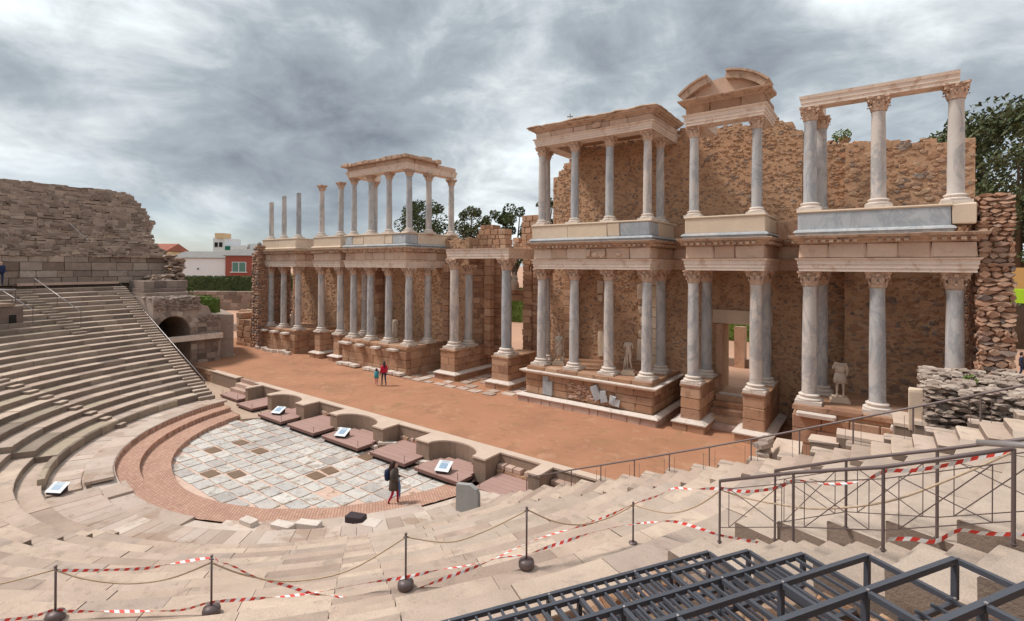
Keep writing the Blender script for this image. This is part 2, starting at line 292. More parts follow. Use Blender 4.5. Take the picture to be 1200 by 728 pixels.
# cuboctahedron faces (rough stone with flat facets)
def _cubo():
    k=[(1,1,0),(1,-1,0),(-1,1,0),(-1,-1,0),(0,1,1),(0,-1,1),(0,1,-1),(0,-1,-1),(1,0,1),(-1,0,1),(1,0,-1),(-1,0,-1)]
    b=bmesh.new(); vs=[b.verts.new(q) for q in k]; b.verts.index_update()
    r=bmesh.ops.convex_hull(b,input=vs); bmesh.ops.recalc_face_normals(b,faces=b.faces)
    b.verts.index_update(); fs=[tuple(v.index for v in f.verts) for f in b.faces]; b.free(); return fs
CUBO=_cubo()
UB={}
def unitblock(mname,var,soft=.05):
    key=(mname,var)
    if key in UB: return UB[key]
    st=random.getstate(); random.seed(var*31+5)
    b=bmesh.new(); bmesh.ops.create_cube(b,size=1)
    bmesh.ops.bevel(b,geom=list(b.edges),offset=soft if var<10 else .012,segments=1,affect='EDGES')
    q=.12 if var>9 else 1
    for v in b.verts: v.co+=Vector((uni(-.018,.018)*q,uni(-.03,.03)*q,uni(-.02,.02)*(.6 if var>9 else 1)))
    me=bpy.data.meshes.new('block'); b.to_mesh(me); b.free()
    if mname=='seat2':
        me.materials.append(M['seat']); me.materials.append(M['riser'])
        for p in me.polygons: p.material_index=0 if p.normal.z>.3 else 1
    else: me.materials.append(M[mname])
    UB[key]=me
    random.setstate(st); return me
def block(name,mname,parent,c,size,rz=0,rx=0):
    return link(name,unitblock(mname,random.randrange(4)+(10 if max(size)>1.7 else 0)),parent,c,(rx,0,rz),size)
RKM={}
def rockmesh(mname,var):
    if (mname,var) in RKM: return RKM[(mname,var)]
    st=random.getstate(); random.seed(var*17+3); b=MB(); b.rock((0,0,0),.5,.5,.5,0,.3); me=b.mesh('stone',M[mname]); RKM[(mname,var)]=me
    random.setstate(st); return me
def sweep(mb,path,prof,jag=0,seg=None):
    """prof: closed (out,z) outline swept along a horizontal path, mitred; outward is to the right of the path"""
    P=[Vector(p) for p in path]
    if seg:   # subdivide for erosion
        Q=[P[0]]
        for a,b in zip(P,P[1:]):
            n=max(1,int((b-a).length/seg)); Q+=[a.lerp(b,(i+1)/n) for i in range(n)]
        P=Q
    n=len(P); m_=len(prof); vs=[]
    for i,p in enumerate(P):
        d0=(P[i]-P[i-1]).normalized() if i>0 else (P[1]-P[0]).normalized()
        d1=(P[i+1]-P[i]).normalized() if i<n-1 else d0
        n0=Vector((d0.y,-d0.x)); n1=Vector((d1.y,-d1.x)); mt=n0+n1; mt=mt/(mt.length_squared/2) if mt.length>.1 else n0
        e=uni(-jag,jag)
        for (o,z) in prof:
            k=e*(1 if o>.05 else 0)
            vs.append((p.x+mt.x*(o+k),p.y+mt.y*(o+k),z+k*.5))
    fs=[]
    for i in range(n-1):
        for k in range(m_): fs.append((i*m_+k,(i+1)*m_+k,(i+1)*m_+(k+1)%m_,i*m_+(k+1)%m_))
    fs.append(tuple(range(m_))); fs.append(tuple((n-1)*m_+k for k in range(m_))[::-1])
    mb.add(vs,fs)
def course(parent,path,z0,z1,out,depth,L,mname,name='stone_block',gap=.02,jit=.012,lead=0,skip=0):
    P=[Vector(p) for p in path]; ns=len(P)-1
    for i in range(ns):
        a,b=P[i],P[i+1]; d=(b-a); ln=d.length; d.normalize(); nrm=Vector((d.y,-d.x))
        s0=-out if i>0 else 0; s1=ln+out if i<ns-1 else ln
        if ns>1 and i!=1 and ns==3:      # side walls give way to the front at the corners
            if i==0: s1=ln-depth+out
            if i==2: s0=depth-out
        elif ns==2:
            if i==0: s1=ln+out
            else: s0=depth-out
        n=max(1,round((s1-s0)/L)); cuts=[s0]
        for k in range(1,n): cuts.append(s0+(s1-s0)*(k+uni(-.18,.18)+ (lead if 0<k<n else 0))/n)
        cuts.append(s1)
        for k in range(n):
            if rnd()<skip: continue
            l=cuts[k+1]-cuts[k]-gap; c=a+d*((cuts[k]+cuts[k+1])/2)+nrm*(out-depth/2+uni(-jit,jit))
            block(name,mname,parent,(c.x,c.y,(z0+z1)/2),(l,depth,z1-z0-gap*.7),math.atan2(d.y,d.x))
def polycore(mb,path,inset,z0,z1):
    P=[Vector(p) for p in path]; n=len(P); q=[]
    for i,p in enumerate(P):
        d0=(P[i]-P[i-1]).normalized() if i>0 else (P[1]-P[0]).normalized(); d1=(P[i+1]-P[i]).normalized() if i<n-1 else d0
        n0=Vector((d0.y,-d0.x)); n1=Vector((d1.y,-d1.x)); mt=n0+n1; mt=mt/(mt.length_squared/2)
        q.append((p.x-mt.x*inset,p.y-mt.y*inset))
    mb.prism(q,z0,z1)
def interp(pts):
    def f(s):
        if s<=pts[0][0]: return pts[0][1]
        for (a,b),(c,d) in zip(pts,pts[1:]):
            if s<=c: return b+(d-b)*(s-a)/(c-a)
        return pts[-1][1]
    return f
# ================================================================ SETTING: ground
def grid_obj(name,mname,x0,x1,y0,y1,nx,ny,zf,kind='structure'):
    b=MB(); vs=[]; 
    for j in range(ny+1):
        for i in range(nx+1):
            x=x0+(x1-x0)*i/nx; y=y0+(y1-y0)*j/ny; vs.append((x,y,zf(x,y)))
    fs=[(j*(nx+1)+i,j*(nx+1)+i+1,(j+1)*(nx+1)+i+1,(j+1)*(nx+1)+i) for j in range(ny) for i in range(nx)]
    b.add(vs,fs); o=b.build(name,M[mname],smooth=True,kind=kind,recalc=False); return o
def gz(x,y):
    r=math.hypot(x,y)
    if r<44 and y<2.2: return -.6
    if y>13.4 and abs(x)<60: return 2.0 if y<16.4 else 2.22
    if x<-46: return min(4.6,.93+(-46-x)*.16)
    return .9 if r<60 else .9
# far ground as a wide sheet with a hole-free grid, fine near the theatre
b=MB(); xs=[-2500,-900,-400,-200,-140,-110]+[-100+4*i for i in range(46)]+[90,120,200,400,900,2500]
ys=[-2500,-800,-300,-120,-80]+[-60+3*i for i in range(11)]+[-27+1.8*i for i in range(24)]+[18,22,28,36,46,60,80,110,150,220,400,900,2500]
vs=[(x,y,gz(x,y)) for y in ys for x in xs]; nx=len(xs)
b.add(vs,[(j*nx+i,j*nx+i+1,(j+1)*nx+i+1,(j+1)*nx+i) for j in range(len(ys)-1) for i in range(nx-1)])
g=b.build('ground',M['dirt2'],smooth=False,kind='structure',recalc=False)
gf=MB(); gf.add([(-2500,120,2.4),(2500,120,2.4),(2500,2500,2.4),(-2500,2500,2.4)],[(0,1,2,3)]); gf.add([(-2500,-300,4.8),(-125,-300,4.8),(-125,120,4.8),(-2500,120,4.8)],[(0,1,2,3)])
gf.build('field',M['grass'],kind='structure',recalc=False)
# stage floor: red earth, slightly uneven
def stz(x,y): return 1.0+.03*mnoise.noise(Vector((x*.5,y*.5,0)))*(1 if y>1.3 else 0)
grid_obj('stage_floor','dirt',-34,27,.8,13.3,244,50,stz)
grid_obj('yard','dirt2',-60,-34,-4,13.3,20,12,lambda x,y:.985)
# orchestra bed and paving slabs
b=MB(); n=72
b.add([(0,0,0)]+[(8.6*cos(2*pi*k/n),8.6*sin(2*pi*k/n),0) for k in range(n)],[(0,k+1,(k+1)%n+1) for k in range(n)])
of=b.build('orchestra_floor',M['tilebed'],kind='structure',recalc=False)
missing=0; px,py=.93,.645; cnt=0
for i in range(-9,12):
    for j in range(-13,1):
        x=i*px+.12; y=j*py-.28
        w,h=px-.085,py-.075
        if math.hypot(x,y)>8.02: continue
        if y>-1.5 and not (x<-7.2): continue
        if abs(x-5.0)<.35 and abs(y+4.5)<.3: continue
        p=rnd()
        if p<.045:
            block('bare_patch','puddle',of,(x,y,.002),(w*.9,h*.9,.05),uni(-.1,.1)); continue
        cnt+=1
        block('floor_slab','tile',of,(x+uni(-.015,.015),y+uni(-.015,.015),uni(.004,.014)),(w*uni(.95,1.02),h*uni(.94,1.03),.05),uni(-.02,.02))
        if cnt>298: break
b=MB(); b.add([(-28,-2.9,.13),(-15,-2.9,.13),(-9.5,-2.3,.10),(-7.3,-2.35,.06),(-6.4,-1.1,.06),(-7.6,.52,.12),(-28,.52,.13)],[(0,1,2,3,4,5,6)]); b.build('entrance_passage',M['passage'],kind='structure',recalc=False)
# brick and stone ring round the orchestra: stepped on the left, worn to a slope on the near side
def mixr(a):   # 0 = stepped (left), 1 = worn slope (near side); a in degrees
    t=min(1,max(0,(a+109)/20)); return t*t*(3-2*t)
def ringz(a,prof_s,prof_r):
    t=mixr(a); return [((1-t)*p[0]+t*q[0],(1-t)*p[1]+t*q[1]) for p,q in zip(prof_s,prof_r)]
bs=[(7.98,-.05),(7.98,.23),(9.08,.24),(9.08,.46),(9.88,.47),(9.9,.68)]
br=[(7.98,-.05),(7.99,.03),(8.9,.16),(8.95,.17),(9.6,.30),(9.65,.33)]
b=MB(); A0,A1=-196,-8; vs=[]; na=188
for i in range(na+1):
    a=A0+(A1-A0)*i/na
    wob=.012
    for (r,z) in ringz(a,bs,br):
        a=max(A0+(A1-A0)*i/na,-180+math.degrees(math.asin(2.28/r)))
        vs.append((r*cos(R(a)),r*sin(R(a)),z+uni(-wob,wob)*(1 if z>.1 else 0)))
m_=len(bs); b.add(vs,[(i*m_+k,i*m_+k+1,(i+1)*m_+k+1,(i+1)*m_+k) for i in range(na) for k in range(m_-1)])
b.build('brick_ring',M['brickpave'],kind='structure',recalc=True)
rs=[(9.9,.3),(9.9,.70),(10.84,.72),(10.86,.56),(12.1,.56)]; rr_=[(9.65,.2),(9.65,.30),(10.35,.36),(10.37,.36),(12.1,.52)]
b=MB(); vs=[]
for i in range(na+1):
    a=A0+(A1-A0)*i/na
    for (r,z) in ringz(a,rs,rr_):
        a=max(A0+(A1-A0)*i/na,-180+math.degrees(math.asin(2.28/r))); vs.append((r*cos(R(a)),r*sin(R(a)),z-.03))
m_=len(rs); b.add(vs,[(i*m_+k,i*m_+k+1,(i+1)*m_+k+1,(i+1)*m_+k) for i in range(na) for k in range(m_-1)])
walk=b.build('orchestra_walkway',M['ring'],kind='structure')
def arcmesh(r0,r1,z0,z1,da,mname,n=3,lip=.02,j=.009,ch=.02,two=False):
    """curved stone block, local frame: x radial from rm, y tangential"""
    b=MB(); rm=(r0+r1)/2; prof=[(r0+ch*.2,z0),(r0,z1-ch),(r0+ch,z1),(r1-ch*.5,z1),(r1,z1-ch),(r1,z0)]
    vs=[]
    for i in range(n+1):
        a=-da/2+da*i/n
        e=.003 if i in (0,n) else 0
        for (r,z) in prof:
            rr=r+uni(-j,j); vs.append((rr*cos(a)-rm,rr*sin(a)+(e if i==0 else -e if i==n else 0),z+uni(-j,j)*.4))
    m_=len(prof); fs=[]
    for i in range(n):
        for k in range(m_-1): fs.append((i*m_+k,i*m_+k+1,(i+1)*m_+k+1,(i+1)*m_+k))
    fs.append(tuple(range(m_))); fs.append(tuple(n*m_+k for k in range(m_))[::-1])
    b.add(vs,fs)
    if two:      # paler top, darker granite on the upright faces
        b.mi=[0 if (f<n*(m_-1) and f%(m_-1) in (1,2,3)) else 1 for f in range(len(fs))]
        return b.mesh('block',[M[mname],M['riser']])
    return b.mesh('block',M[mname])
def arcobj(name,me,parent,rm,a,dz=0,dr=0,tilt=0):
    ar=R(a); return link(name,me,parent,((rm+dr)*cos(ar),(rm+dr)*sin(ar),dz),(uni(-1,1)*tilt,uni(-1,1)*tilt,ar))
# slabs of the outer ring and of the walkway
am=[arcmesh(9.93,10.82,-.12,0,R(7.56),'ring',3) for _ in range(3)]
a=-164.2
while a<-20:
    t=mixr(a); 
    if t<.5: arcobj('ring_slab',random.choice(am),walk,10.375,a,.705+uni(-.01,.015),0,.004)
    elif rnd()<.93: arcobj('ring_slab',random.choice(am),walk,10.02,a,.375+.33*(1-t)+uni(-.015,.02),uni(-.03,.03),.012)
    a+=7.6
aw=[arcmesh(10.9,11.89,-.12,0,R(3.06),'ring',2) for _ in range(3)]; aw2=[arcmesh(10.45,11.95,-.12,0,R(2.46),'ring',2) for _ in range(3)]
a=-165.8
while a<-14:
    t=mixr(a)
    if t<.5: arcobj('walkway_slab',random.choice(aw),walk,11.38,a,.575+uni(-.01,.01),0,.003); a+=3.1
    elif rnd()<1: arcobj('walkway_slab',random.choice(aw2),walk,11.17,a,.515+uni(-.006,.01),uni(-.02,.02),.004); a+=2.5
# ================================================================ SEATING
def tz(k): return .95+.277*min(k,12)+.31*max(0,k-12)
def tr(k): return 12+.72*k
YE_L,YE_R=-3.0,-3.2
def endang(k,side):
    r=tr(k)+.36
    return (-180+math.degrees(math.asin(3.0/r))) if side<0 else -math.degrees(math.asin(3.2/r))
SM={}
def seatmesh(k,n,var,mname,da):
    key=(k,var,mname,round(da*1e4))
    if key not in SM:
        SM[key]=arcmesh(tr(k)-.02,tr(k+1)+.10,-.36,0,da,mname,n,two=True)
    return SM[key]
def bank(label,a0f,a1f,ks,mname,dzf=lambda k,a:0,L=1.25,name='seating_bank',skip=0,mfun=None):
    a_=(a0f(5)+a1f(5))/2; t=thing(name,label,'stone seating',(tr(5)*cos(R(a_)),tr(5)*sin(R(a_)),.6),'banks of stone seats of the theatre')
    cnt=0
    for k in ks:
        a0,a1=a0f(k),a1f(k)
        if a1-a0<.5: continue
        n=max(1,round(R(a1-a0)*tr(k)/L)); da=(a1-a0)/n
        for i in range(n):
            if rnd()<skip: continue
            a=a0+da*(i+.5); mn=mfun(k,a) if mfun else mname
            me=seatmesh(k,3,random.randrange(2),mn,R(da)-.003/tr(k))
            arcobj('seat_block',me,t,(tr(k)-.02+tr(k+1)+.10)/2,a,tz(k)+dzf(k,a)+uni(-.01,.01),uni(-.012,.012),.002); cnt+=1
    # rubble core below the blocks
    b=MB(); vs=[]; fs=[]
    for k in ks:
        a0,a1=a0f(k),a1f(k)
        if a1-a0<.5: continue
        m_=max(2,int((a1-a0)/4)); r0,r1=tr(k)+.05,tr(k+1)+.12; z1=tz(k)-.12+min(dzf(k,a0+1),dzf(k,a1-1))
        v=[]
        for i in range(m_+1):
            a=R(a0+.05+(a1-a0-.1)*i/m_)
            for r in (r0,r1):
                for z in (-.3,z1): v.append((r*cos(a),r*sin(a),z))
        f=[]
        for i in range(m_):
            q=i*4; p=q+4; f+=[(q+1,q+3,p+3,p+1),(q,q+1,p+1,p),(q+2,p+2,p+3,q+3)]
        f+=[(0,2,3,1),(m_*4,m_*4+1,m_*4+3,m_*4+2)]
        b.add(v,f)
    b.build('core',M['seat_old'],t)
    return t
def stair(label,a0f,a1f,ks,mname='seat',dz=-.0,per=2):
    k0=ks[0]; a_=(a0f(k0)+a1f(k0))/2
    t=thing('aisle_stair',label,'stone stair',(tr(k0)*cos(R(a_)),tr(k0)*sin(R(a_)),tz(k0)-.4),'stairs between the banks of seats')
    for k in ks:
        a0,a1=a0f(k),a1f(k); prev=tz(k-1) if k>0 else .6
        for h in range(per):
            r0=tr(k)-.36+h*.36; z=prev+(tz(k)-prev)*(h+1)/per+dz
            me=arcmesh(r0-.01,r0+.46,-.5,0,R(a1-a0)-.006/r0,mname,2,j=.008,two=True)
            arcobj('step',me,t,r0+.225,(a0+a1)/2+uni(-.02,.02),z,0,.004)
    return t
c_=lambda v:(lambda k:v)
def sten(y0,y1,ks,side,label):
    """stair that runs along the straight end of the seating"""
    t=thing('aisle_stair',label,'stone stair',(side*tr(ks[0]),(y0+y1)/2,.6),'stairs between the banks of seats')
    for k in ks:
        prev=tz(k-1) if k>0 else .6
        for h in range(2):
            r=tr(k)-.36+.36*h; x0=math.sqrt(r*r-y0*y0); x1=x0+.48; z=prev+(tz(k)-prev)*(h+1)/2
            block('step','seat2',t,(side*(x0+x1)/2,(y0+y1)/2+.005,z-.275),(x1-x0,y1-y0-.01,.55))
    return t
mixm=lambda k,a:('seat_old' if k>=17 or rnd()<.25 else 'seat')
def leftm(k,a):
    p=.12+.5*max(0,(k-12)/10.)
    return 'seat_old' if rnd()<p else 'seat'
bank('weathered far left seating bank with broad curved rows beside the tunnel arch',lambda k:endang(k,-1),c_(-162.8),range(13,22),'seat',mfun=lambda k,a:'seat_old' if rnd()<.45 else 'seat')
bank('long lower left seating bank between the railed end stair and the worn diagonal stair',lambda k:endang(k,-1),c_(-141.4),range(0,13),'seat',mfun=leftm)
bank('upper left seating bank behind the small railed landing at the picture edge',c_(-160.6),c_(-120),range(13,22),'seat',mfun=lambda k,a:'seat_old' if rnd()<.45 else 'seat')
bank('broken seating bank on the left with missing blocks next to the slanted sign',c_(-139.2),c_(-117),range(0,13),'seat',mfun=leftm,skip=.0,L=2.2)
def dz2(k,a):
    return -.24 if a<-105 else (-.2 if a<-97 else -.03)
bank('worn low seating bank of pale flat slabs in front of the brick ring',c_(-117),c_(-74.6),range(0,22),'seat',dzf=dz2,L=1.4)
bank('nearest curved seating bank behind the first two rope posts',c_(-72.4),c_(-37.5),range(0,22),'seat',L=1.35)
def rz(k,a): return 0
bank('right foreground seating bank of wide pale slabs sloping up to the long railing',c_(-34.9),lambda k:endang(k,1),range(0,13),'seat',L=1.5,mfun=lambda k,a:'seatb' if rnd()<(.75 if k<8 else .35) else 'seat')
bank('fragment of large seat blocks between the steel framework and the upper stair',c_(-24.3),c_(-22.4),range(13,22),'seatb',L=3)
bank('upper right seating bank with exposed block ends beyond the criss-cross railings',c_(-19.9),lambda k:endang(k,1),range(13,22),'seatb',L=1.7)
stair('worn diagonal stair cutting through the left seating',c_(-141.4),c_(-139.2),list(range(0,13)))
stair('short upper stair below the railed landing on the left',c_(-162.8),c_(-160.6),list(range(13,22)),'seat_old')
stair('stair with dark block ends at the lower left of the foreground',c_(-74.6),c_(-72.4),list(range(0,22)))
stair('straight stair running down the centre foreground to the brick paving',c_(-37.5),c_(-34.9),list(range(0,13)),dz=-.02)
stair('upper right stair between the two criss-cross railings',c_(-22.4),c_(-19.9),list(range(13,22)),dz=-.27,mname='seatb')
sten(YE_L,-2.1,list(range(0,22)),-1,'steep stair with a handrail along the straight far left end of the seating')
sten(YE_R,-2.05,list(range(0,22)),1,'stair beside the long brown railing at the right end of the seating')
# kerb blocks outside the right end stair
t=thing('stair_kerb','row of stepped kerb blocks beyond the long brown railing','stone kerb',(12,-1.9,.5))
for k in range(1,21):
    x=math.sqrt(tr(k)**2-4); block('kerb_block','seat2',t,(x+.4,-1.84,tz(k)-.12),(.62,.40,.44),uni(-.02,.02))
b=MB()
for k in range(0,21):
    x=math.sqrt(tr(k)**2-4); b.box(x+.02,x+.8,-2.02,-1.66,-.3,tz(k)-.3)
b.build('core',M['seat_old'],t)
# low front kerb of the seating on the left
t=thing('front_kerb','low curved stone kerb along the foot of the left seating','stone kerb',(-11.9,-3,.5))
km=[arcmesh(11.9,12.12,-.5,0,R(6.1),'seat_old',3) for _ in range(3)]
a=-162.5
while a<-105: arcobj('kerb_block',random.choice(km),t,12.01,a,.93+uni(-.01,.01),0,.003); a+=6.2
# ruined ground under the framework
t=thing('rubble_slope','rough broken masonry slope under the steel framework','rubble',(19,-13,4)); b=MB()
for k in range(13,23):
    z=tz(k)-.38
    a=-37
    while a<-24.6:
        for q in range(3):
            r=tr(k)+uni(0,.72); aa=R(a+uni(0,.9)); b.rock((r*cos(aa),r*sin(aa),z+uni(-.1,.05)),uni(.14,.34),uni(.12,.3),uni(.1,.2),uni(0,3))
        a+=1.0
b.build('rubble',M['rub'],t,kind='stuff')
b=MB()
for k in range(13,23):
    m_=8; v=[]
    for i in range(m_+1):
        a=R(-37.4+12.9*i/m_)
        for r in (tr(k),tr(k+1)): v.append((r*cos(a),r*sin(a),tz(k)-.45+uni(-.05,.05)))
    b.add(v,[(i*2,i*2+1,i*2+3,i*2+2) for i in range(m_)])
b.build('bed',M['mortar'],t,recalc=False)
for (x,y,z,w,h,rz) in [(21.3,-11.9,5.2,.5,.2,.3),(20.6,-12.0,5.0,.42,.16,1.0),(19.9,-12.4,4.9,.5,.2,.5)]: block('loose_slab','ring',t,(x,y,z),(w,h,.12),rz)
# precinct wall behind and above the seats, unseen side kept simple
b=MB(); v=[]
for i in range(61):
    a=R(-139+(139-20)*i/60)
    for (r,z) in ((27.84,-.3),(27.84,tz(22)-.02),(29.4,tz(22)),(29.4,9.3),(31,9.4),(31,-.3)): v.append((r*cos(a),r*sin(a),z))
b.add(v,[(i*6+k,i*6+k+1,i*6+k+7,i*6+k+6) for i in range(60) for k in range(5)])
tag(b.build('precinct_wall',M['seat_old']),'plain curved masonry wall closing the back of the seating','wall')
# ================================================================ UPPER RUIN on the left
t=thing('upper_seating_ruin','tall eroded dark masonry of the upper seating rising on the left','ruin',(-28.5,-4,7))
# ashlar wall at its foot
for ci,(z0,z1) in enumerate([(7.3,7.85),(7.85,8.35),(8.35,9.0),(9.0,9.45)]):
    a=-183.5+ci*.3
    while a<-150:
        w=uni(1.8,3.4); me=arcmesh(29.0,29.8,0,z1-z0-.03,R(w)-.0012,'rubl' if rnd()<.35 else 'ruin',2,j=.02)
        arcobj('wall_block',me,t,29.4,a+w/2,z0,uni(-.04,.04),.004); a+=w
def topd(a):      # how far the tiers survive at an angle
    return 1
b=MB()
EP=interp([(9.4,1.9),(9.9,1.6),(10.6,1.0),(12.0,1.2),(12.7,1.9),(13.1,1.7),(13.8,1.6),(14.6,1.4),(15.4,1.1),(15.9,.7)])
c=0; z0=9.42
while z0<15.75:
    h=uni(.15,.30); r0=29.0+(z0-9.42)*1.31
    ye=EP(z0)+uni(-.12,.2)
    a=-180-math.degrees(math.asin(max(-1,min(1,ye/r0))))
    while a<-150:
        w=uni(.35,1.6); ero=.35*mnoise.noise(Vector((a*.16,z0*.9,1)))+.22*mnoise.noise(Vector((a*.6,z0*2.2,5)))
        r=r0+uni(-.05,.12)+ero; ar=R(a+w/2); ln=R(w)*r; hh=h*uni(.7,1.2)
        if 1: b.obox(((r+.9)*cos(ar),(r+.9)*sin(ar),z0+hh/2+uni(-.02,.02)),(-sin(ar)+uni(-.02,.02),cos(ar)),ln/2*.99,.95,hh/2,.035)
        a+=w
    z0+=h*.97; c+=1
b.build('eroded_masonry',M['ruin'],t,kind='stuff')
b=MB(); v=[]
for i in range(25):
    a=R(-181+31*i/24)
    for (r,z) in ((29.5,-.2),(29.5,9.3),(38,15.5),(38.8,15.6),(39.5,-.2)): v.append((r*cos(a),r*sin(a),z))
b.add(v,[(i*5+k,i*5+k+1,i*5+k+6,i*5+k+5) for i in range(24) for k in range(4)]+[(0,1,2,3,4),tuple(120+k for k in range(5))[::-1]])
b.build('core',M['ruin'],t)
# rough broken end (rubble fill)
b=MB()
for q in range(900):
    s=rnd(); z=7.0+s*8.6; rr=(29 if z<9.4 else 29+(z-9.4)*1.31)+uni(0,4.5)
    if z<9.6: rr=uni(27.0,33)
    y=EP(z)-.35+uni(-.3,.3)+(.3*uni(0,1) if z<9.4 else 0)
    x=-math.sqrt(max(1,rr*rr-y*y))
    b.rock((x,y,z),uni(.2,.55),uni(.2,.5),uni(.1,.24),uni(0,3))
for q in range(260):
    b.rock((-uni(26.8,30),uni(-.2,1.1),uni(6.9,7.9)),uni(.25,.6),uni(.2,.5),uni(.1,.25),uni(0,3))
b.build('broken_end',M['ruin'],t,kind='stuff')
# a few blocks one can pick apart on the tiers
rail=thing('stair_rail','thin slanted steel handrail alone on the dark upper masonry','handrail',(-31,-4,11))
from_=[(-31.9,-4.6,12.2),(-29.6,-3.2,9.9)]
# ================================================================ LEFT ENTRANCE BLOCK WITH TUNNEL
t=thing('entrance_vault','low masonry block with a dark round arched tunnel beside the left seating','vaulted entrance',(-22,0,1))
arc=[(-.55+1.2*cos(pi*k/12),3.45+1.4*sin(pi*k/12)) for k in range(13)]   # from right to left
poly=[(-1.9,0),(-1.75,0),(-1.75,3.45)]+arc[::-1][1:-1]+[(.65,3.45),(.65,-.3),(2.85,-.3),(2.9,4.55),(2.2,4.85),(1.9,5.5),(1.4,5.65),(1.2,6.05),(-.6,6.2),(-1.9,6.3)]
b=MB(); b.extr(poly,(-22,0,0),(0,1,0),(0,0,1),(-1,0,0),6.0); b.build('masonry',M['rubd'],t)
b=MB(); b.add([(-21.9,-1.8,0),(-21.9,.7,0),(-21.9,.7,.5),(-21.9,-1.8,.5),(-25.5,-1.8,2.7),(-25.5,.7,2.7),(-28,-1.8,2.8),(-28,.7,2.8)],[(0,1,2,3),(3,2,5,4),(4,5,7,6)]); b.build('tunnel_fill',M['ash'],t,recalc=False)  # added brown slope, makes the lower tunnel opening less black
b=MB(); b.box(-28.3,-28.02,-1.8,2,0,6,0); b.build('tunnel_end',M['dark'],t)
for i in range(11):      # voussoirs
    a=pi*(i+.5)/11; yy,zz=-.55+1.42*cos(a),3.45+1.62*sin(a)
    block('voussoir','rubl' if rnd()<.6 else 'rubd',t,(-22.02,yy,zz),(.2,.42,.40),0,a-pi/2)
for (y0,y1) in ((.68,2.85),):
    z=.1
    while z<4.4:
        h=uni(.32,.5); y=y0
        while y<y1-.2:
            w=min(uni(.4,.85),y1-y); block('wall_block','rubd' if rnd()<.6 else 'rubl',t,(-22.02,y+w/2,z+h/2),(.16,w-.03,h-.03)); y+=w
        z+=h
b=MB()
for q in range(420):
    y=uni(-1.8,2.8); z=uni(5.3,6.15) if y<1.3 else uni(4.2,4.75)
    b.rock((-22.0+uni(-.02,.06),y,z),.12,uni(.1,.26),uni(.06,.14))
for q in range(300):
    b.rock((-uni(22.1,28),uni(-1.8,1.2),6.25),uni(.2,.45),uni(.15,.4),uni(.05,.16),uni(0,3))
b.build('rubble_facing',M['rubd'],t,kind='stuff')
tag(block('stone_beam','arch',None,(-21.7,.6,3.08),(.45,4.5,.40),0),'long pale stone beam lying across the dark tunnel opening','stone beam')
t=thing('terrace_masonry','rough stone ledges on the terrace above the tunnel arch','ruin',(-25,0,6.4))
for (x0,x1,y0,y1,z0,z1) in [(-28,-24.0,-1.8,.6,6.25,6.6),(-28,-24.6,-1.7,.8,6.62,6.9),(-28.5,-25.2,-1.5,1.0,6.92,7.5)]:
    y=y0
    while y<y1:
        w=uni(.5,1.1); block('wall_block','rubd',t,((x0+x1)/2,y+w/2,(z0+z1)/2),(x1-x0,w,z1-z0)); y+=w
# stubs of wall beside the stage, far left
def stonewall(name,label,cat,p0,p1,thick,z0,topf,mcore='mortar',mst='rub',n=300,sz=(.3,.14),nobj=0,front=True,both=False,openings=(),jut=.03,step=.4,ov=.0,fill=None,kindcore='core',parent=None):
    t=parent or thing(name,label,cat,(p0[0],p0[1],z0))
    p0=Vector(p0); p1=Vector(p1); d=p1-p0; ln=d.length; d.normalize(); nr=Vector((d.y,-d.x))
    cuts=sorted(set([0,ln]+[q for o in openings for q in (o[0],o[1]) if 0<q<ln]))
    b=MB(); tops=[]
    for a,c in zip(cuts,cuts[1:]):
        k=max(1,round((c-a)/step))
        for i in range(k):
            s0,s1=a+(c-a)*i/k,a+(c-a)*(i+1)/k; sm=(s0+s1)/2; tp=topf(sm)+uni(-1,1)*.12
            op=[o for o in openings if o[0]<=sm<=o[1]]
            segs=[(z0,tp)]
            for o in op:
                ns=[]
                for (u,v) in segs:
                    if o[2]>u: ns.append((u,min(v,o[2])))
                    if o[3]<v: ns.append((max(u,o[3]),v))
                segs=ns
            for (u,v) in segs:
                q0=p0+d*s0; q1=p0+d*s1; w=-nr*thick
                vs=[(q0.x,q0.y,u),(q1.x,q1.y,u),(q1.x+w.x,q1.y+w.y,u),(q0.x+w.x,q0.y+w.y,u),(q0.x,q0.y,v),(q1.x,q1.y,v),(q1.x+w.x,q1.y+w.y,v),(q0.x+w.x,q0.y+w.y,v)]
                b.add(vs,[(3,2,1,0),(4,5,6,7),(0,1,5,4),(2,3,7,6),(0,4,7,3),(1,2,6,5)])
    b.build(kindcore,M[mcore],t)
    rz=math.atan2(d.y,d.x); b=MB(); placed=0; tries=0; made=0
    while placed<n and tries<n*6:
        tries+=1; s=uni(0,ln); z=uni(z0+.05,topf(s)-.05) if topf(s)>z0+.2 else z0
        if any(o[0]-.1<s<o[1]+.1 and o[2]-.08<z<o[3]+.08 for o in openings): continue
        k_=uni(.5,1.15)*(1.5 if rnd()<.12 else 1); w=sz[0]*k_*uni(.8,1.2); h=sz[1]*k_*uni(.75,1.35)
        c=p0+d*s+nr*uni(-.03,jut-.03)
        if made<nobj and w>sz[0]*.75:
            link('stone',rockmesh(mst,random.randrange(6)),t,(c.x,c.y,z),(0,uni(-.2,.2),rz),(w*1.4,.09,h*1.45)); made+=1
        else: b.rock((c.x,c.y,z),w/2,.045,h/2*1.1,rz,.12)
        placed+=1
    # ragged top
    s=0
    while s<ln:
        c=p0+d*s-nr*thick*uni(.1,.9); b.rock((c.x,c.y,topf(s)+uni(-.05,.1)),uni(.15,.3),uni(.12,.25),uni(.06,.15),uni(0,3)); s+=uni(.08,.2)
    b.build('rubble_stones',M[mst],t,kind='stuff')
    return t
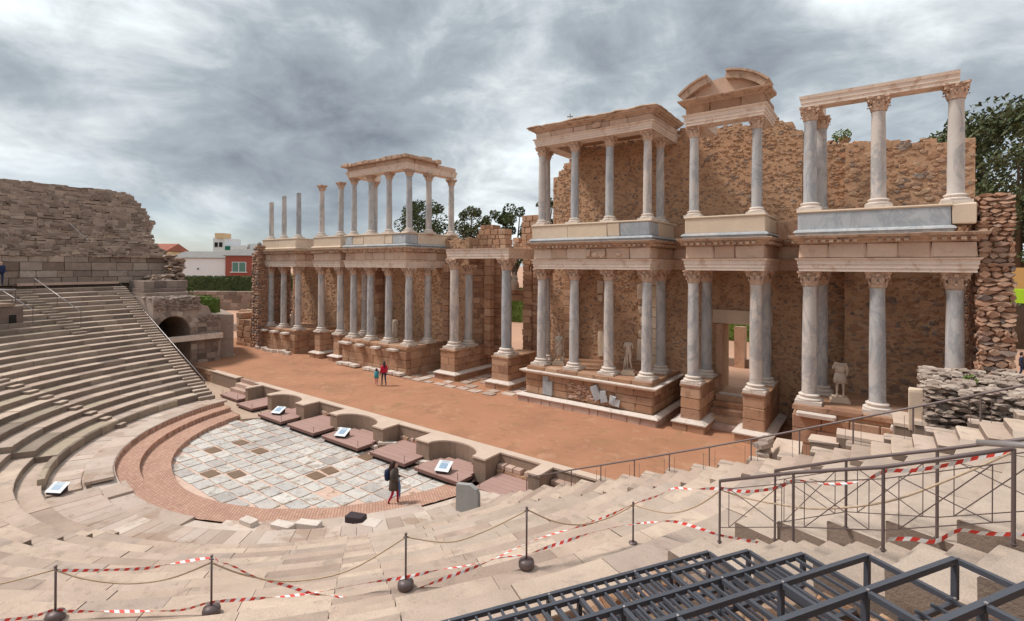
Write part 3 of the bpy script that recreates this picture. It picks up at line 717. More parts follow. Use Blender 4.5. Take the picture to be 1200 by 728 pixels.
def coursed(name,label,cat,p0,p1,thick,z0,topf,mst,L,H,parent=None,jit=.03,maxn=290,back=True,rocky=False):
    """wall laid in courses, each stone its own piece as far as maxn allows"""
    t=parent or thing(name,label,cat,(p0[0],p0[1],z0))
    p0=Vector(p0); p1=Vector(p1); d=p1-p0; ln=d.length; d.normalize(); nr=Vector((d.y,-d.x)); rz=math.atan2(d.y,d.x)
    k=MB(); s=0
    while s<ln-.01:
        e_=min(s+.3,ln); c=p0+d*((s+e_)/2)-nr*thick/2; tp=min(topf(s),topf(e_))-H*.8
        if tp>z0: k.obox((c.x,c.y,(z0+tp)/2),(d.x,d.y),(e_-s)/2-(.04 if s==0 or e_>=ln else 0),thick/2-.07,(tp-z0)/2)
        s=e_
    if k.v: k.build('core',M['mortar'],t)
    b=MB(); n=0; z=z0
    while z<max(topf(0),topf(ln),topf(ln/2))+.1:
        h=H*uni(.7,1.3); s=-uni(0,.08)
        while s<ln:
            w=min(L*uni(.5,1.5),ln-s+uni(0,.1)); 
            if z+h/2<topf(s+w/2)+uni(-.1,.1):
                c=p0+d*(s+w/2)+nr*uni(-jit,jit)-nr*thick/2
                if rocky:
                    for sd in ((nr,thick/2-.06),)+(((-nr,thick/2-.06),) if rocky=='both' else ()):
                        c2=p0+d*(s+w/2)-nr*(thick/2)+sd[0]*(sd[1]+uni(-.03,.04))
                        if n<maxn: link('stone',rockmesh(mst,random.randrange(6)),t,(c2.x,c2.y,z+h/2),(uni(-.15,.15),uni(-.12,.12),rz),(w*1.42,.42,h*1.55)); n+=1
                        else: b.rock((c2.x,c2.y,z+h/2),w*.62,.2,h*.66,rz,.16)
                elif n<maxn: block('stone','%s'%mst,t,(c.x,c.y,z+h/2),(w*.96,thick,h*.93),rz+uni(-.02,.02)); n+=1
                else: b.obox((c.x,c.y,z+h/2),(d.x,d.y),w*.48,thick/2,h*.46,.015)
            s+=w
        z+=h
    if b.v: b.build('stonework',M[mst],t,kind='stuff')
    return t
coursed('ruined_tower','tall ragged brown masonry pier closing the left end of the stage building','ruin',(-26.3,7.6),(-25.1,7.6),3.2,.95,interp([(0,9.6),(.5,10.6),(1.2,10.9)]),'rubp',.42,.24,rocky=True)
b=MB()
for q in range(1500): b.rock((-25.1+uni(-.04,.06),uni(7.7,10.7),uni(1,10.7)),.1,uni(.12,.28),uni(.08,.15))
b.build('side_stones',M['rubp'],t_:=bpy.data.objects['ruined_tower'],kind='stuff')
coursed('ruined_stub','short ruined masonry stub wall left of the stage building','ruin',(-29.0,7.4),(-26.6,7.6),1.2,.95,lambda s:3.9,'ash',.9,.5)
stonewall('ruined_stub','low rubble-topped stub of wall farther left of the stage building','ruin',(-32,9.0),(-29.0,8.9),1.2,.95,lambda s:4.1,'mortar','rubl',n=140,sz=(.5,.3))
coursed('boundary_wall','long low grey stone wall below the clipped hedge on the left','wall',(-62,13.0),(-44,25.5),1.2,.9,lambda s:5.0,'rubd',1.2,.55,maxn=280)
b=MB(); b.box(-60,-30,12.2,12.8,.9,1.8,.03); tag(b.build('low_wall',M['rubl']),'low rubble wall in the yard beyond the tunnel block','wall')
tag(block('pale_slab','white',None,(-24.2,4.3,1.02),(1.7,.7,.06),.1),'pale flat stone slab lying on the earth near the left ruined pier','stone slab')
# ================================================================ STAGE FRONT WALL (niches)
t=thing('stage_front_wall','low concrete wall of alternating curved and square niches edging the stage','wall',(0,.3,0))
ZT=1.02
def wallbox(x0,x1,y0,y1,z0=.0,top=True,m='conc',h=None):
    b=MB(); b.box(x0,x1,y0,y1,z0,(h or ZT)-.07,.004); b.build('wall_segment',M[m],t)
    b=MB(); b.box(x0-.03,x1+.03,y0-.03,y1+.02,(h or ZT)-.067,h or ZT,.006); b.build('coping',M['conctop'],t)
wallbox(-17.8,-14.0,.45,.82)
x=-23.5
while x<-17.8:
    w=min(uni(.4,.8),-17.8-x)
    for q in range(3): block('wall_stone','ash',t,(x+w/2,.72+uni(-.03,.03),-.1+.36*q+.16),(w-.02,.4,.35))
    x+=w
b=MB(); b.box(-24,-17.8,.8,1.0,-.5,.93); b.build('earth_edge',M['dirt2'],t)
# steps
for i in range(4):
    b=MB(); b.box(-13.6-.0*i,-11.6,.55-.34*(3-i)+.3-.3,.85-.34*(3-i)+.1,0,.27+.24*i,.02); b.build('step',M['pink'],t)
wallbox(-11.5,-10.5,.5,.82)
wallbox(-10.5,-8.0,.5,.82)
def pier(x0,x1): 
    b=MB(); b.box(x0,x1,-.5,.82,0,ZT-.07,.004); b.build('pier',M['conc'],t)
    b=MB(); b.box(x0-.02,x1+.02,-.54,.84,ZT-.066,ZT+.002,.006); b.build('coping',M['conctop'],t)
def niche(x0,x1):   # half round niche between x0 and x1
    c=(x0+x1)/2; r=(x1-x0)/2-.0; n=12
    arc=[(c-r*cos(pi*k/n),-.5+.86*sin(pi*k/n)) for k in range(n+1)]
    poly=arc+[(x1,.82),(x0,.82)]
    for i in range(n):
        a,b_=arc[i],arc[i+1]
        b=MB(); b.prism([a,b_,(b_[0],.82),(a[0],.82)],0,ZT-.07); 
        if i==0: allb=MB()
        allb.v+=[]; allb.add(b.v,b.f)
    allb.build('curved_back',M['conc'],t)
    cp=MB()
    for i in range(n):
        a,b_=arc[i],arc[i+1]; cp.prism([a,b_,(b_[0],.84),(a[0],.84)],ZT-.066,ZT+.001)
    cp.build('coping',M['conctop'],t)
for q in range(16):
    x0=random.choice((-3.9,2.85))+uni(.1,2.0); block('niche_stone','rub' if rnd()<.6 else 'pink',t,(x0,.46,.34+uni(0,.12)),(uni(.16,.36),.12,uni(.08,.2)))
pier(-10.75,-10.45); pier(-8.0,-7.55); niche(-7.55,-4.85); pier(-4.85,-4.05); wallbox(-4.05,-1.55,.5,.82)
pier(-1.55,-.95); niche(-.95,2.0); pier(2.0,2.75); wallbox(2.75,5.05,.5,.82); pier(5.05,5.85); niche(5.85,8.45); pier(8.45,9.1)
wallbox(9.1,11.2,.5,.82); pier(11.2,11.7); wallbox(11.7,14.6,.5,.82)
for (x0,x1) in ((9.15,11.15),(11.75,14.5)):
    x=x0
    while x<x1:
        for zi in range(3):
            w=uni(.3,.6); 
            if x+w>x1: w=x1-x
            if w>.1: block('brick','rub' if zi<2 else 'pink',t,(x+w/2,.36,.12+zi*.2),(w-.02,.3+.1*(2-zi),.19))
        x+=uni(.3,.55)
# shallow marble curb in niches and loose white blocks
for (x,y,w,rz) in [(2.2,-.75,.7,.05),(2.9,-.35,.9,.5),(5.2,-.8,.5,.2),(5.7,-.65,.7,.3),(-.6,-.42,.6,.0)]:
    block('marble_fragment','white',t,(x,y,.30 if y>-.6 else .14),(w,.22,.14),rz)
# platforms
def deck(label,x0,x1,y0,y1,round_=False,z=.33,th=.15):
    t=thing('deck_platform',label,'wooden platform',((x0+x1)/2,(y0+y1)/2,0),'brown decks in front of the stage wall niches')
    if round_:
        c=(x0+x1)/2; r=(x1-x0)/2-.1; pts=[(x0,y0),(x1,y0),(x1,-.72)]+[(c+r*cos(pi*k/10),-.62+.85*sin(pi*k/10)) for k in range(11)]+[(x0,-.72)]
    else: pts=[(x0,y0),(x1,y0),(x1,y1),(x0,y1)]
    b=MB(); b.prism(pts,z-th,z-.03); b.build('frame',M['deckd'],t)
    # boards running along x
    y=y0; n=0; k=.28
    ymax=max(p[1] for p in pts)
    while y<ymax-.05:
        ya,yb=y+.004,min(y+k,ymax)-.004; ym=(ya+yb)/2
        if round_ and ym>-.7:
            q=max(0,1-((ym+.62)/.85)**2); hw=r*math.sqrt(q); a,b_=c-hw,c+hw
        else: a,b_=x0,x1
        if b_-a>.2:
            m_=MB(); m_.box(a-.01,b_+.01,ya,yb,z-.03,z+uni(-.002,.002)); m_.build('board',M['deck'],t)
        y+=k
    for (px_,py_) in ((x0+.15,y0+.1),(x1-.12,y0+.1)):
        m_=MB(); m_.tube([(px_,py_,z),(px_,py_,z+.28)],.012,5); m_.build('pin',M['iron'],t)
    m_=MB(); m_.box(x0+.1,x1-.1,y0+.1,-.6,0,z-th); m_.build('support',M['dark'],t)
    return t
deck('small farthest deck beside the reddish steps at the left end of the niche wall',-13.2,-10.9,-.95,.3,z=.3)
deck('square deck between the steps and the first curved niche',-9.9,-8.05,-1.45,.45)
deck('deck with an info panel in the farthest curved niche',-6.75,-4.3,-1.72,.2,True)
deck('square deck between the two farther curved niches',-3.65,-1.2,-1.72,.48)
deck('deck with an info panel in the middle curved niche',-.55,2.35,-1.66,.2,True)
deck('square deck just behind the walking woman',3.15,5.5,-1.6,.48)
deck('deck with an info panel in the nearest curved niche',6.1,8.6,-1.58,.2,True)
deck('nearest square deck beside the grey upright slab',9.4,11.25,-1.52,.18)
def infopanel(label,x,y,z,rz=.35,w=.62,d=.5):
    t=thing('info_panel',label,'sign',(x,y,z),'slanted visitor information panels')
    ux=Vector((cos(rz),sin(rz),0)); uy=Vector((-sin(rz),cos(rz),0))
    def P(a,b_,c): q=Vector((x,y,z))+ux*a+uy*b_+Vector((0,0,c)); return q
    b=MB(); pr=[(-d/2,.0),(d/2,0),(d/2,.3),(-d/2,.08)]
    vs=[P(sx*w/2*.8,a,c) for sx in (-1,1) for a,c in pr]; b.add(vs,[(0,1,2,3),(7,6,5,4),(0,4,5,1),(1,5,6,2),(2,6,7,3),(3,7,4,0)]); b.build('stand',M['black'],t)
    def sheet(name,a0,a1,t0,t1,off,m_):
        b=MB(); q=[]
        for o in (off,off+.004):
            for a,tt in ((a0,t0),(a1,t0),(a1,t1),(a0,t1)):
                q.append(P(a*w/2,-d/2*1.05+d*1.1*tt,.085+.235*tt+o))
        b.add(q,[(3,2,1,0),(4,5,6,7),(0,1,5,4),(1,2,6,5),(2,3,7,6),(3,0,4,7)]); return b.build(name,M[m_],t)
    sheet('plate',-1,1,0,1,.004,'sheet'); sheet('printed_picture',-.55,.5,.25,.75,.009,'print'); sheet('printed_text',-.9,-.62,.2,.8,.009,'hw')
    for k in range(4): sheet('printed_line',-.6,.55,.80+.045*k,.815+.045*k,.009,'print')
infopanel('slanted info panel on the farthest round deck',-5.75,-1.05,.36)
infopanel('slanted info panel on the middle round deck',.45,-1.15,.36)
infopanel('slanted info panel on the nearest round deck',7.45,-1.2,.36)
infopanel('slanted sign lying by the seating kerb at the lower left of the brick ring',-1.95,-11.4,.56,.55,.62,.34)
# upright slab, box and pale blocks by the brick paving
b=MB(); u=Vector((.985,.17,0)).normalized(); o=Vector((10.35,-3.62,.36)); w=Vector((-u.y,u.x,0))
b.extr([(0,-.35),(.80,-.35),(.88,.15),(.87,.85),(.80,1.0),(.55,1.12),(.02,1.06)],o,u,(0,0,1),w,.18); tag(b.build('upright_slab',M['gran']),'grey granite slab standing upright at the edge of the orchestra','stone slab')
tag(block('black_box','black',None,(8.05,-5.95,.42),(.62,.36,.36),.35),'small dark box resting on the brick paving near the front','box')
for (x,y,w,d,h,rz,l) in [(8.75,-5.85,.55,.5,.2,.4,'squarish white stone block right of the dark box'),(5.4,-8.15,.62,.3,.2,.15,'smallest white stone fragment on the worn brick paving'),(6.55,-7.62,.75,.35,.2,.3,'white stone fragment with a chipped left end on the brick paving'),(7.15,-7.1,.8,.35,.22,.45,'long white stone fragment nearest the dark box'),(8.6,-4.0,.9,.5,.08,.15,'pale marble slab under the walking woman'),(9.9,-2.75,.9,.8,.08,.2,'broad pale marble slab left of the upright granite slab')]:
    tag(block('stone_fragment','white',None,(x,y,.12+h/2+(.22 if y<-5 else 0)),(w,d,h),rz),l,'stone block','loose pale stones round the brick paving')
# ================================================================ COLUMNS
def colparts():
    sh=MB(); n=22; prof=[(.5,0),(.5,.01),(.48,.03),(.485,.3),(.47,.6),(.44,.9),(.43,.97),(.455,.985),(.455,1)]
    sh.lathe(prof,n); me_s=sh.mesh('shaft',M['shaft'],True)
    bs=MB(); prof=[(.72,.32),(.80,.38),(.81,.5),(.74,.57),(.64,.60),(.60,.68),(.63,.74),(.68,.78),(.69,.88),(.62,.94),(.54,1.0),(.5,1.0)]
    bs.lathe(prof,24); bs.box(-.84,.84,-.84,.84,0,.33,.01); me_b=bs.mesh('base',M['white'],False)
    cp=MB(); bell=[(.44,0),(.45,.1),(.47,.4),(.54,.7),(.66,.86)]; cp.lathe(bell,16)
    for row,(z0,z1,nn,ph,ro) in enumerate([(.03,.36,8,0,.48),(.06,.62,8,pi/8,.51)]):
        for k in range(nn):
            a=2*pi*k/nn+ph; w=.17
            pts=[(ro-.03,z0),(ro+.03,z0+(z1-z0)*.5),(ro+.10,z1),(ro+.22,z1+.02),(ro+.20,z1-.09)]
            vs=[]
            for i,(r_,z_) in enumerate(pts):
                ww=w*[1,1.1,.9,.55,.35][i]
                for sgn in (-1,0,1):
                    rr=r_+(.035 if sgn==0 else 0); q=(rr*cos(a)-sgn*ww*sin(a),rr*sin(a)+sgn*ww*cos(a),z_); vs.append(q)
            cp.add(vs,[(i*3+j,i*3+j+1,i*3+j+4,i*3+j+3) for i in range(4) for j in (0,1)])
    for k in range(4):      # corner volutes
        a=pi/4+k*pi/2
        cp.obox((.74*cos(a),.74*sin(a),.76),(cos(a),sin(a)),.15,.06,.12,.01); cp.obox((.60*cos(a),.60*sin(a),.66),(cos(a),sin(a)),.13,.05,.10,.01)
        a2=k*pi/2; cp.obox((.62*cos(a2),.62*sin(a2),.82),(cos(a2),sin(a2)),.08,.10,.09,.01)
    # abacus with hollow sides
    poly=[]
    for k in range(4):
        a=pi/4+k*pi/2; p=Vector((cos(a),sin(a)))*.98; q=Vector((cos(a+pi/2),sin(a+pi/2)))*.98; mid=(p+q)/2*.80
        tdir=Vector((-sin(a),cos(a)))*.08
        poly+= [tuple(p-tdir),tuple(p+tdir),tuple(mid*1.0+(p-q)*.1),tuple(mid*1.0-(p-q)*.1)]
    cp.prism(poly,.87,1.0)
    return me_s,me_b,cp.mesh('capital',M['cap'],False)
MS,MBs,MC=colparts()
def column(label,x,y,z0,z1,d,cap=True,group='columns of the stage building',nobase=False,broken=False,up=False):
    t=thing('column',label,'column',(x,y,z0),group)
    hb=d*.72; hc=d*1.12
    rz=random.choice([0,pi/2,pi,3*pi/2])
    link('base',MBs,t,(x,y,z0),(0,0,rz),(d,d,hb))
    zt=z1-(hc if cap else 0)
    link('shaft',MS,t,(x,y,z0+hb),(uni(-.004,.004),uni(-.004,.004),uni(0,6)),(d,d,zt-z0-hb))
    if cap: link('capital',MC,t,(x,y,zt),(0,0,rz),(d,d,hc))
    elif broken:
        b=MB(); b.rock((x+.03,y,zt),d*.36,d*.36,.1,uni(0,3)); b.build('broken_top',M['shaft'],t)
    return t
ZB,ZA=3.05,8.70; ZU,ZV=11.25,15.85
YC=8.74
G1='grey marble columns of the lower storey'; G2='slender marble columns of the upper storey'
ordn=['first','second','third','fourth']
for i,x in enumerate((5.78,7.97,10.11,12.24)):
    column('lower column, %s from the left of the four along the front of the middle right pavilion'%ordn[i],x,YC,ZB,ZA,.565,group=G1)
    column('upper column, %s from the left under the long inscribed architrave of the middle right pavilion'%ordn[i],x,YC,ZU,ZV,.465,group=G2)
for i,x in enumerate((-12.24,-10.11,-7.97,-5.75)):
    column('lower column, %s from the left of the four along the front of the middle left pavilion'%ordn[i],x,YC,ZB,ZA,.565,group=G1)
    column('upper column, %s from the left under the crumbling cornice standing free against the sky'%ordn[i],x,YC,ZU,ZV,.465,group=G2)
for i,x in enumerate((19.5,21.88,24.22)):
    column('lower column, %s of the three largest ones at the far right pavilion'%['leftmost blue-banded','middle','rightmost, half hidden by rubble,'][i],x,YC,ZB,ZA,.59,group=G1)
    column('upper column, %s of the three under the bare pale beam at the far right'%['leftmost','middle','rightmost'][i],x,YC,ZU,[15.72,15.72,15.75][i],.54,group=G2)
for i,x in enumerate((-25.0,-22.75,-20.3)):
    column('lower column, %s from the left of the three at the far left pavilion'%ordn[i],x,YC,ZB,ZA,.565,group=G1)
    column('%s broken column shaft without capital on top of the far left pavilion'%['shortest','middle','rightmost tall'][i],x,YC,ZU,[14.8,15.2,15.3][i],.46,cap=False,group=G2,broken=True)
for x,l in ((14.6,'left of the steps'),(17.4,'right of the steps')):
    column('lower column on a tall pedestal %s at the right side doorway'%l,x,YC,3.18,ZA,.565,group=G1)
    column('lower column in the shade behind the pedestal column %s at the right doorway'%l,x,11.0,3.1,ZA,.56,group=G1)
    column('upper column %s under the broken curved pediment'%('at the left' if x<15 else 'at the right'),x,YC,ZU,15.65,.465,group=G2)
for x,l in ((-16.7,'farther left'),(-14.0,'nearer the middle')):
    column('lower column on a slim tall pedestal in the left half, the one %s'%l,x,YC,3.15,ZA,.58,group=G1)
    column('free standing upper column with a capital but no beam, the one %s'%l,x,YC,11.3,15.7,.46,group=G2)
column('lower column close behind the left corner of the middle right pavilion',5.30,10.0,ZB,ZA,.54,group=G1)
column('upper column close behind the left corner of the middle right pavilion',5.45,9.75,ZU,ZV,.46,group=G2)
column('lower column at the shaded right return of the middle right pavilion',12.2,10.9,ZB,ZA,.56,group=G1)
column('upper column at the right return of the middle right pavilion under the cornice corner',12.2,10.7,ZU,ZV,.46,group=G2)
column('lower column with a brown patched foot on the right return of the middle left pavilion',-5.6,10.5,ZB,ZA,.56,group=G1)
column('shaded lower column behind the left corner of the middle left pavilion',-12.9,10.3,ZB,ZA,.56,group=G1)
column('upper column standing behind the front row of the free standing colonnade',-12.0,10.6,ZU,ZV,.46,group=G2)
column('upper column, next to last on the right return of the free standing colonnade',-5.6,10.55,ZU,ZV-.1,.48,group=G2)
column('upper column at the right end of the free standing colonnade',-5.6,13.0,ZU,ZV-.15,.48,group=G2)
column('lower column behind the leftmost column of the far right pavilion',19.75,10.9,ZB,ZA,.56,group=G1)
column('upper column half hidden behind the leftmost column of the far right pavilion',19.75,10.6,ZU,15.7,.48,group=G2)
column('tall veined column on the left pedestal of the central gateway',-2.3,9.9,3.05,9.36,.70,group=G1)
column('tall veined column on the right pedestal of the central gateway',2.3,9.9,3.05,9.36,.70,group=G1)
column('lower column half hidden behind the left gateway column',-2.2,11.3,3.05,8.9,.6,group=G1)
# ================================================================ PODIA
def stairpath(xl,xr,yf,yb): return [(xl,yb),(xl,yf),(xr,yf),(xr,yb)]
def podium(label,xl,xr,yf,yb,detail=True,base=True,worn=0):
    t=thing('podium',label,'podium',((xl+xr)/2,yf,1),'masonry podia of the stage building')
    P=stairpath(xl,xr,yf,yb)
    b=MB(); polycore(b,P,.12,.6,3.03); b.build('core',M['mortar'],t)
    if base:
        course(t,P,.85,1.33,.34,.5,.75,'pink',name='base_block',jit=.02)
        b=MB(); sweep(b,P,[(.1,1.33),(.40,1.33),(.42,1.38),(.36,1.44),(.2,1.50),(.1,1.50)],.02,.5); b.build('base_moulding',M['white'],t)
        z=1.48
    else: z=.85
    hs=[.42,.4,.38]; tot=2.66-z; hs=[h*tot/sum(hs) for h in hs]
    for h in hs:
        course(t,P,z,z+h,0,.4,1.0,'ash',skip=0); z+=h
    if not worn:
        b=MB(); sweep(b,P,[(0,2.64),(.10,2.68),(.22,2.74),(.27,2.80),(.27,2.84),(-.1,2.84),(-.1,2.64)],.025,.45); b.build('cap_moulding',M['white'],t)
    else:
        q=xl
        for k in range(worn):
            L=uni(.7,1.5); q=xl+(xr-xl)*(k+.3)/worn
            block('cap_fragment','white',t,(q,yf-.12,2.75),(L,.5,.16))
            
    course(t,P,2.84,3.05,-.04 if not worn else .0,.6,1.1,'ash',name='top_block')
    b=MB(); polycore(b,P,.1,2.9,3.035); b.build('deck_slab',M['ash'],t)
    return t
tC=podium('long decorated podium under the middle right columns with a white stone cap',5.2,12.85,7.95,12.2)
for (x,z,w,h) in ((6.75,1.95,.62,.8),): block('marble_panel','bluem',tC,(x,7.92,z),(w,.14,h))
block('marble_panel','bluem',tC,(6.62,7.93,2.45),(.34,.1,.3))
for (x,z,w,h,r) in [(10.0,1.8,.42,.75,-.45),(10.35,1.75,.36,.55,-.2),(10.75,1.68,.34,.42,.2),(11.05,1.65,.25,.3,.1)]:
    b=MB(); b.box(-w/2,w/2,-.06,.06,-h/2,h/2,.04); o=b.build('fallen_marble_piece',M['bluem'],tC); o.location=Vector((x,7.78,z))-tC.location; o.rotation_euler=(0,r,0)
for q in range(70):
    x_=8.1+1.7*rnd(); z_=1.62+.85*rnd()
    block('brick','rub' if rnd()<.5 else 'pink',tC,(x_,7.945+uni(-.015,.01),z_),(uni(.14,.26),.08,uni(.05,.09)),uni(-.04,.04))
tB=podium('long podium of brown blocks under the middle left columns',-12.7,-5.15,8.0,12.2,base=False,worn=4)
for i in range(9):
    x=-12.4+i*.85; 
    if i in (3,): continue
    block('marble_curb','white',tB,(x,7.7,1.16+uni(-.03,.03)),(uni(.6,.84),.5,.2),uni(-.04,.04))
podium('worn podium under the far left columns with broken marble at its foot',-25.3,-19.7,8.05,12.2,base=False,worn=3)
podium('podium of reddish blocks under the far right columns, partly behind railings',18.95,24.9,8.0,12.2,base=False,worn=2)
for i in range(14):
    x=-25.2+i*.42; tag(block('fallen_block','white',None,(x,7.55+uni(-.25,.2),1.1),(uni(.25,.5),uni(.25,.45),uni(.2,.4)),uni(0,3)),'one of the broken marble lumps lying along the foot of the far left podium','stone block','broken marble lumps at the foot of the far left podium')
def pedestal(label,x,yf,w,yb,zt,white=True):
    t=thing('pedestal',label,'pedestal',(x,yf,1),'tall column pedestals')
    P=stairpath(x-w/2,x+w/2,yf,yb)
    b=MB(); polycore(b,P,.1,.6,zt-.03); b.build('core',M['ash'],t)
    course(t,P,.85,1.36,.30,.5,.9,'ash',name='base_block')
    b=MB(); sweep(b,P,[(0,1.36),(.36,1.36),(.37,1.42),(.12,1.54),(0,1.54)],.02,.4); b.build('base_moulding',M['white'],t)
    z=1.5; n=3; h=(zt-.12-z)/n
    for k in range(n): course(t,P,z,z+h,0,.3,.75 if k%2 else 1.1,'ash'); z+=h
    course(t,P,zt-.12,zt,.05,.3,.9,'ash',name='cap_block')
    b=MB(); polycore(b,P,.02,zt-.06,zt-.01); b.build('top_slab',M['ash'],t)
    return t
pedestal('tall pedestal left of the steps to the right side doorway',14.6,8.28,.92,12.1,3.18)
pedestal('tall pedestal right of the steps, just behind the brown railing',17.4,8.28,.92,12.1,3.18)
pedestal('slim pedestal beside the middle left podium',-14.0,8.35,.8,12.1,3.15)
pedestal('slim pedestal standing free farther left',-16.7,8.35,.8,10.4,3.15)
pedestal('big pedestal under the left gateway column with a wall running back',-2.3,9.2,1.35,14.2,3.05)
pedestal('big pedestal under the right gateway column with mossy ledge',2.3,9.2,1.35,12.4,3.05)
# steps of the doorways
t=thing('doorway_steps','short worn flight of steps up to the right side doorway','stone stair',(16,9.5,1))
for i in range(5): block('step','ash' if i else 'pink',t,(16.0,9.35+.42*i+1.0,1.0+.13+.26*i-.0),(1.85,2.4,.25))
b=MB(); b.box(15.1,16.9,11.2,14,.9,2.3,.01); b.build('landing',M['dirt2'],t)
block('sill','white',t,(16.0,11.15,2.32),(1.5,.35,.09))
t=thing('gateway_floor','worn paving slabs in front of the central gateway between its pedestals','paving',(0,9,1))
for i in range(9):
    for j in range(6):
        x=-4.6+i*1.02+uni(-.1,.1); y=7.7+j*.75+uni(-.08,.08)
        if 1.3<abs(x)<3.2 and y>8.9: continue
        if rnd()<.8 and not(x>4.6): block('paving_stone','ring',t,(x,y,1.015),(uni(.6,.98),uni(.45,.7),.08),uni(-.1,.1))
# ================================================================ ENTABLATURES
ARC=lambda z,h,d=1.0:[(-d,z),(0,z),(0,z+h*.24),(.03,z+h*.26),(.03,z+h*.52),(.06,z+h*.54),(.06,z+h*.80),(.13,z+h*.9),(.15,z+h),(-d,z+h)]
COR=lambda z,h,o,d=1.0:[(-d,z),(.02,z),(.08,z+h*.25),(o*.55,z+h*.42),(o*.6,z+h*.55),(o*.9,z+h*.68),(o,z+h*.95),(o*.97,z+h),(-d,z+h)]
def entab(label,P,z0,ah,fh,ch,co_,group,dent=True,parapet=None,blue=False,gapcor=None,fm='frieze',worn=.02,depth=1.0,arcm='arch'):
    t=thing('entablature',label,'entablature',(sum(p[0] for p in P)/len(P),P[1][1],z0),group)
    b=MB(); sweep(b,P,ARC(z0,ah,depth),.0); b.build('architrave',M[arcm],t)
    if fh: course(t,P,z0+ah,z0+ah+fh,.0,depth,1.15,fm,name='frieze_block',gap=.012,jit=.004)
    if ch:
        z=z0+ah+fh; b=MB(); sweep(b,P,COR(z,ch,co_,depth),worn,.28); b.build('cornice',M['cornice'],t)
        if dent:
            b=MB()
            for (p,q) in zip(P,P[1:]):
                p=Vector(p); q=Vector(q); d=(q-p); ln=d.length; d.normalize(); nr=Vector((d.y,-d.x)); s=.1
                while s<ln:
                    c=p+d*s+nr*.16
                    if rnd()<.85: b.obox((c.x,c.y,z+ch*.30),(d.x,d.y),.075,.11,.055,.01)
                    s+=.27
            b.build('dentils',M['cornice'],t,kind='stuff')
    return t
GE='carved entablatures of the stage building'
def parapet(label,P,blue=(),z=10.2,zt=11.25,depth=1.15,mslab='bluem'):
    t=thing('parapet',label,'parapet',((P[1][0]+P[2][0])/2,P[1][1],z),'smooth parapets carrying the upper columns')
    b=MB(); sweep(b,P,[(-depth,z),(.08,z),(.08,z+.10),(.16,z+.13),(.12,z+.2),(.03,z+.25),(-depth,z+.25)]); b.build('plinth_slab',M[mslab],t)
    for i,(p,q) in enumerate(zip(P,P[1:])):
        p=Vector(p); q=Vector(q); d=q-p; ln=d.length; d.normalize(); nr=Vector((d.y,-d.x)); n=max(1,round(ln/2.6))
        if i==0 and len(P)==4: ln-=depth
        s0=depth if i==2 else 0
        n=max(1,round((ln-s0)/2.6)); cuts=[s0+(ln-s0)*k/n for k in range(n+1)]
        if i==1 and blue: cuts=sorted(set([0,ln]+[c for b_ in blue for c in b_[:2]]+[c for c in cuts if not any(b_[0]-.6<c<b_[1]+.6 for b_ in blue)]))
        for a,c in zip(cuts,cuts[1:]):
            if c-a<.05: continue
            isb=(i==1 and any(b_[0]-.01<=a and c<=b_[1]+.01 for b_ in blue)) or (i==2 and blue=='x')
            m_='bluem' if isb else 'panel'; mid=p+d*((a+c)/2)-nr*depth/2
            block('parapet_panel',m_,t,(mid.x,mid.y,z+.25+(zt-.1-z-.25)/2),(c-a-.006,depth-.004,zt-.1-z-.25),math.atan2(d.y,d.x))
    b=MB(); sweep(b,P,[(-depth,zt-.1),(.03,zt-.1),(.05,zt-.05),(.03,zt),(-depth,zt)]); b.build('coping',M['panel'],t)
    return t
YF=8.2
PC=stairpath(5.55,12.6,YF,12.2); PB=stairpath(-12.62,-5.5,YF,13.6); PD=[(19.15,12.2),(19.15,YF),(24.78,YF)]; PA=stairpath(-25.6,-19.85,YF,12.2)
PP=stairpath(14.38,17.82,YF-.05,12.2); PL1=stairpath(-17.2,-13.45,YF+.1,12.2)
entab('lower entablature of the middle right pavilion with a worn relief in its frieze',PC,ZA,.55,.60,.35,.38,GE)
entab('lower entablature of the middle left pavilion',PB,ZA,.55,.60,.35,.36,GE)
entab('lower entablature of the far right pavilion',PD+[(24.78,8.9)],ZA,.55,.60,.35,.36,GE)
entab('lower entablature of the far left pavilion',PA,ZA,.55,.60,.35,.36,GE)
entab('lower entablature above the right side doorway columns',PP,ZA,.55,.60,.35,.36,GE)
entab('lower entablature across the two slim pedestal columns on the left',PL1,ZA,.55,.60,.35,.34,GE)
parapet('cream parapet above the middle right pavilion with one grey marble panel',[(5.45,12.2),(5.45,YF-.02),(12.62,YF-.02),(12.62,12.2)],blue=[(5.5,7.17)])
parapet('parapet of the middle left pavilion with grey marble panels at both ends',[(-12.7,13.6),(-12.7,YF),(-5.45,YF),(-5.45,13.6)],blue=[(0,1.0),(5.75,7.25)])
parapet('long blue-grey marble parapet of the far right pavilion',[(19.1,12.2),(19.1,YF),(24.05,YF),(24.05,9.5)],blue=[(0,4.95)])
parapet('worn cream parapet above the far left pavilion',[(-25.6,12.2),(-25.6,YF),(-19.85,YF),(-19.85,12.2)],mslab='panel')
parapet('short cream parapet above the right side doorway',[(14.35,11),(14.35,YF-.05),(17.85,YF-.05),(17.85,11)])
parapet('cream parapet across the slim columns on the left',[(-17.25,12.2),(-17.25,YF+.1),(-13.4,YF+.1),(-13.4,12.2)],mslab='panel')
block('end_block','panel',bpy.data.objects['parapet.002'],(24.42,8.8,10.86),(.7,1.2,.76))
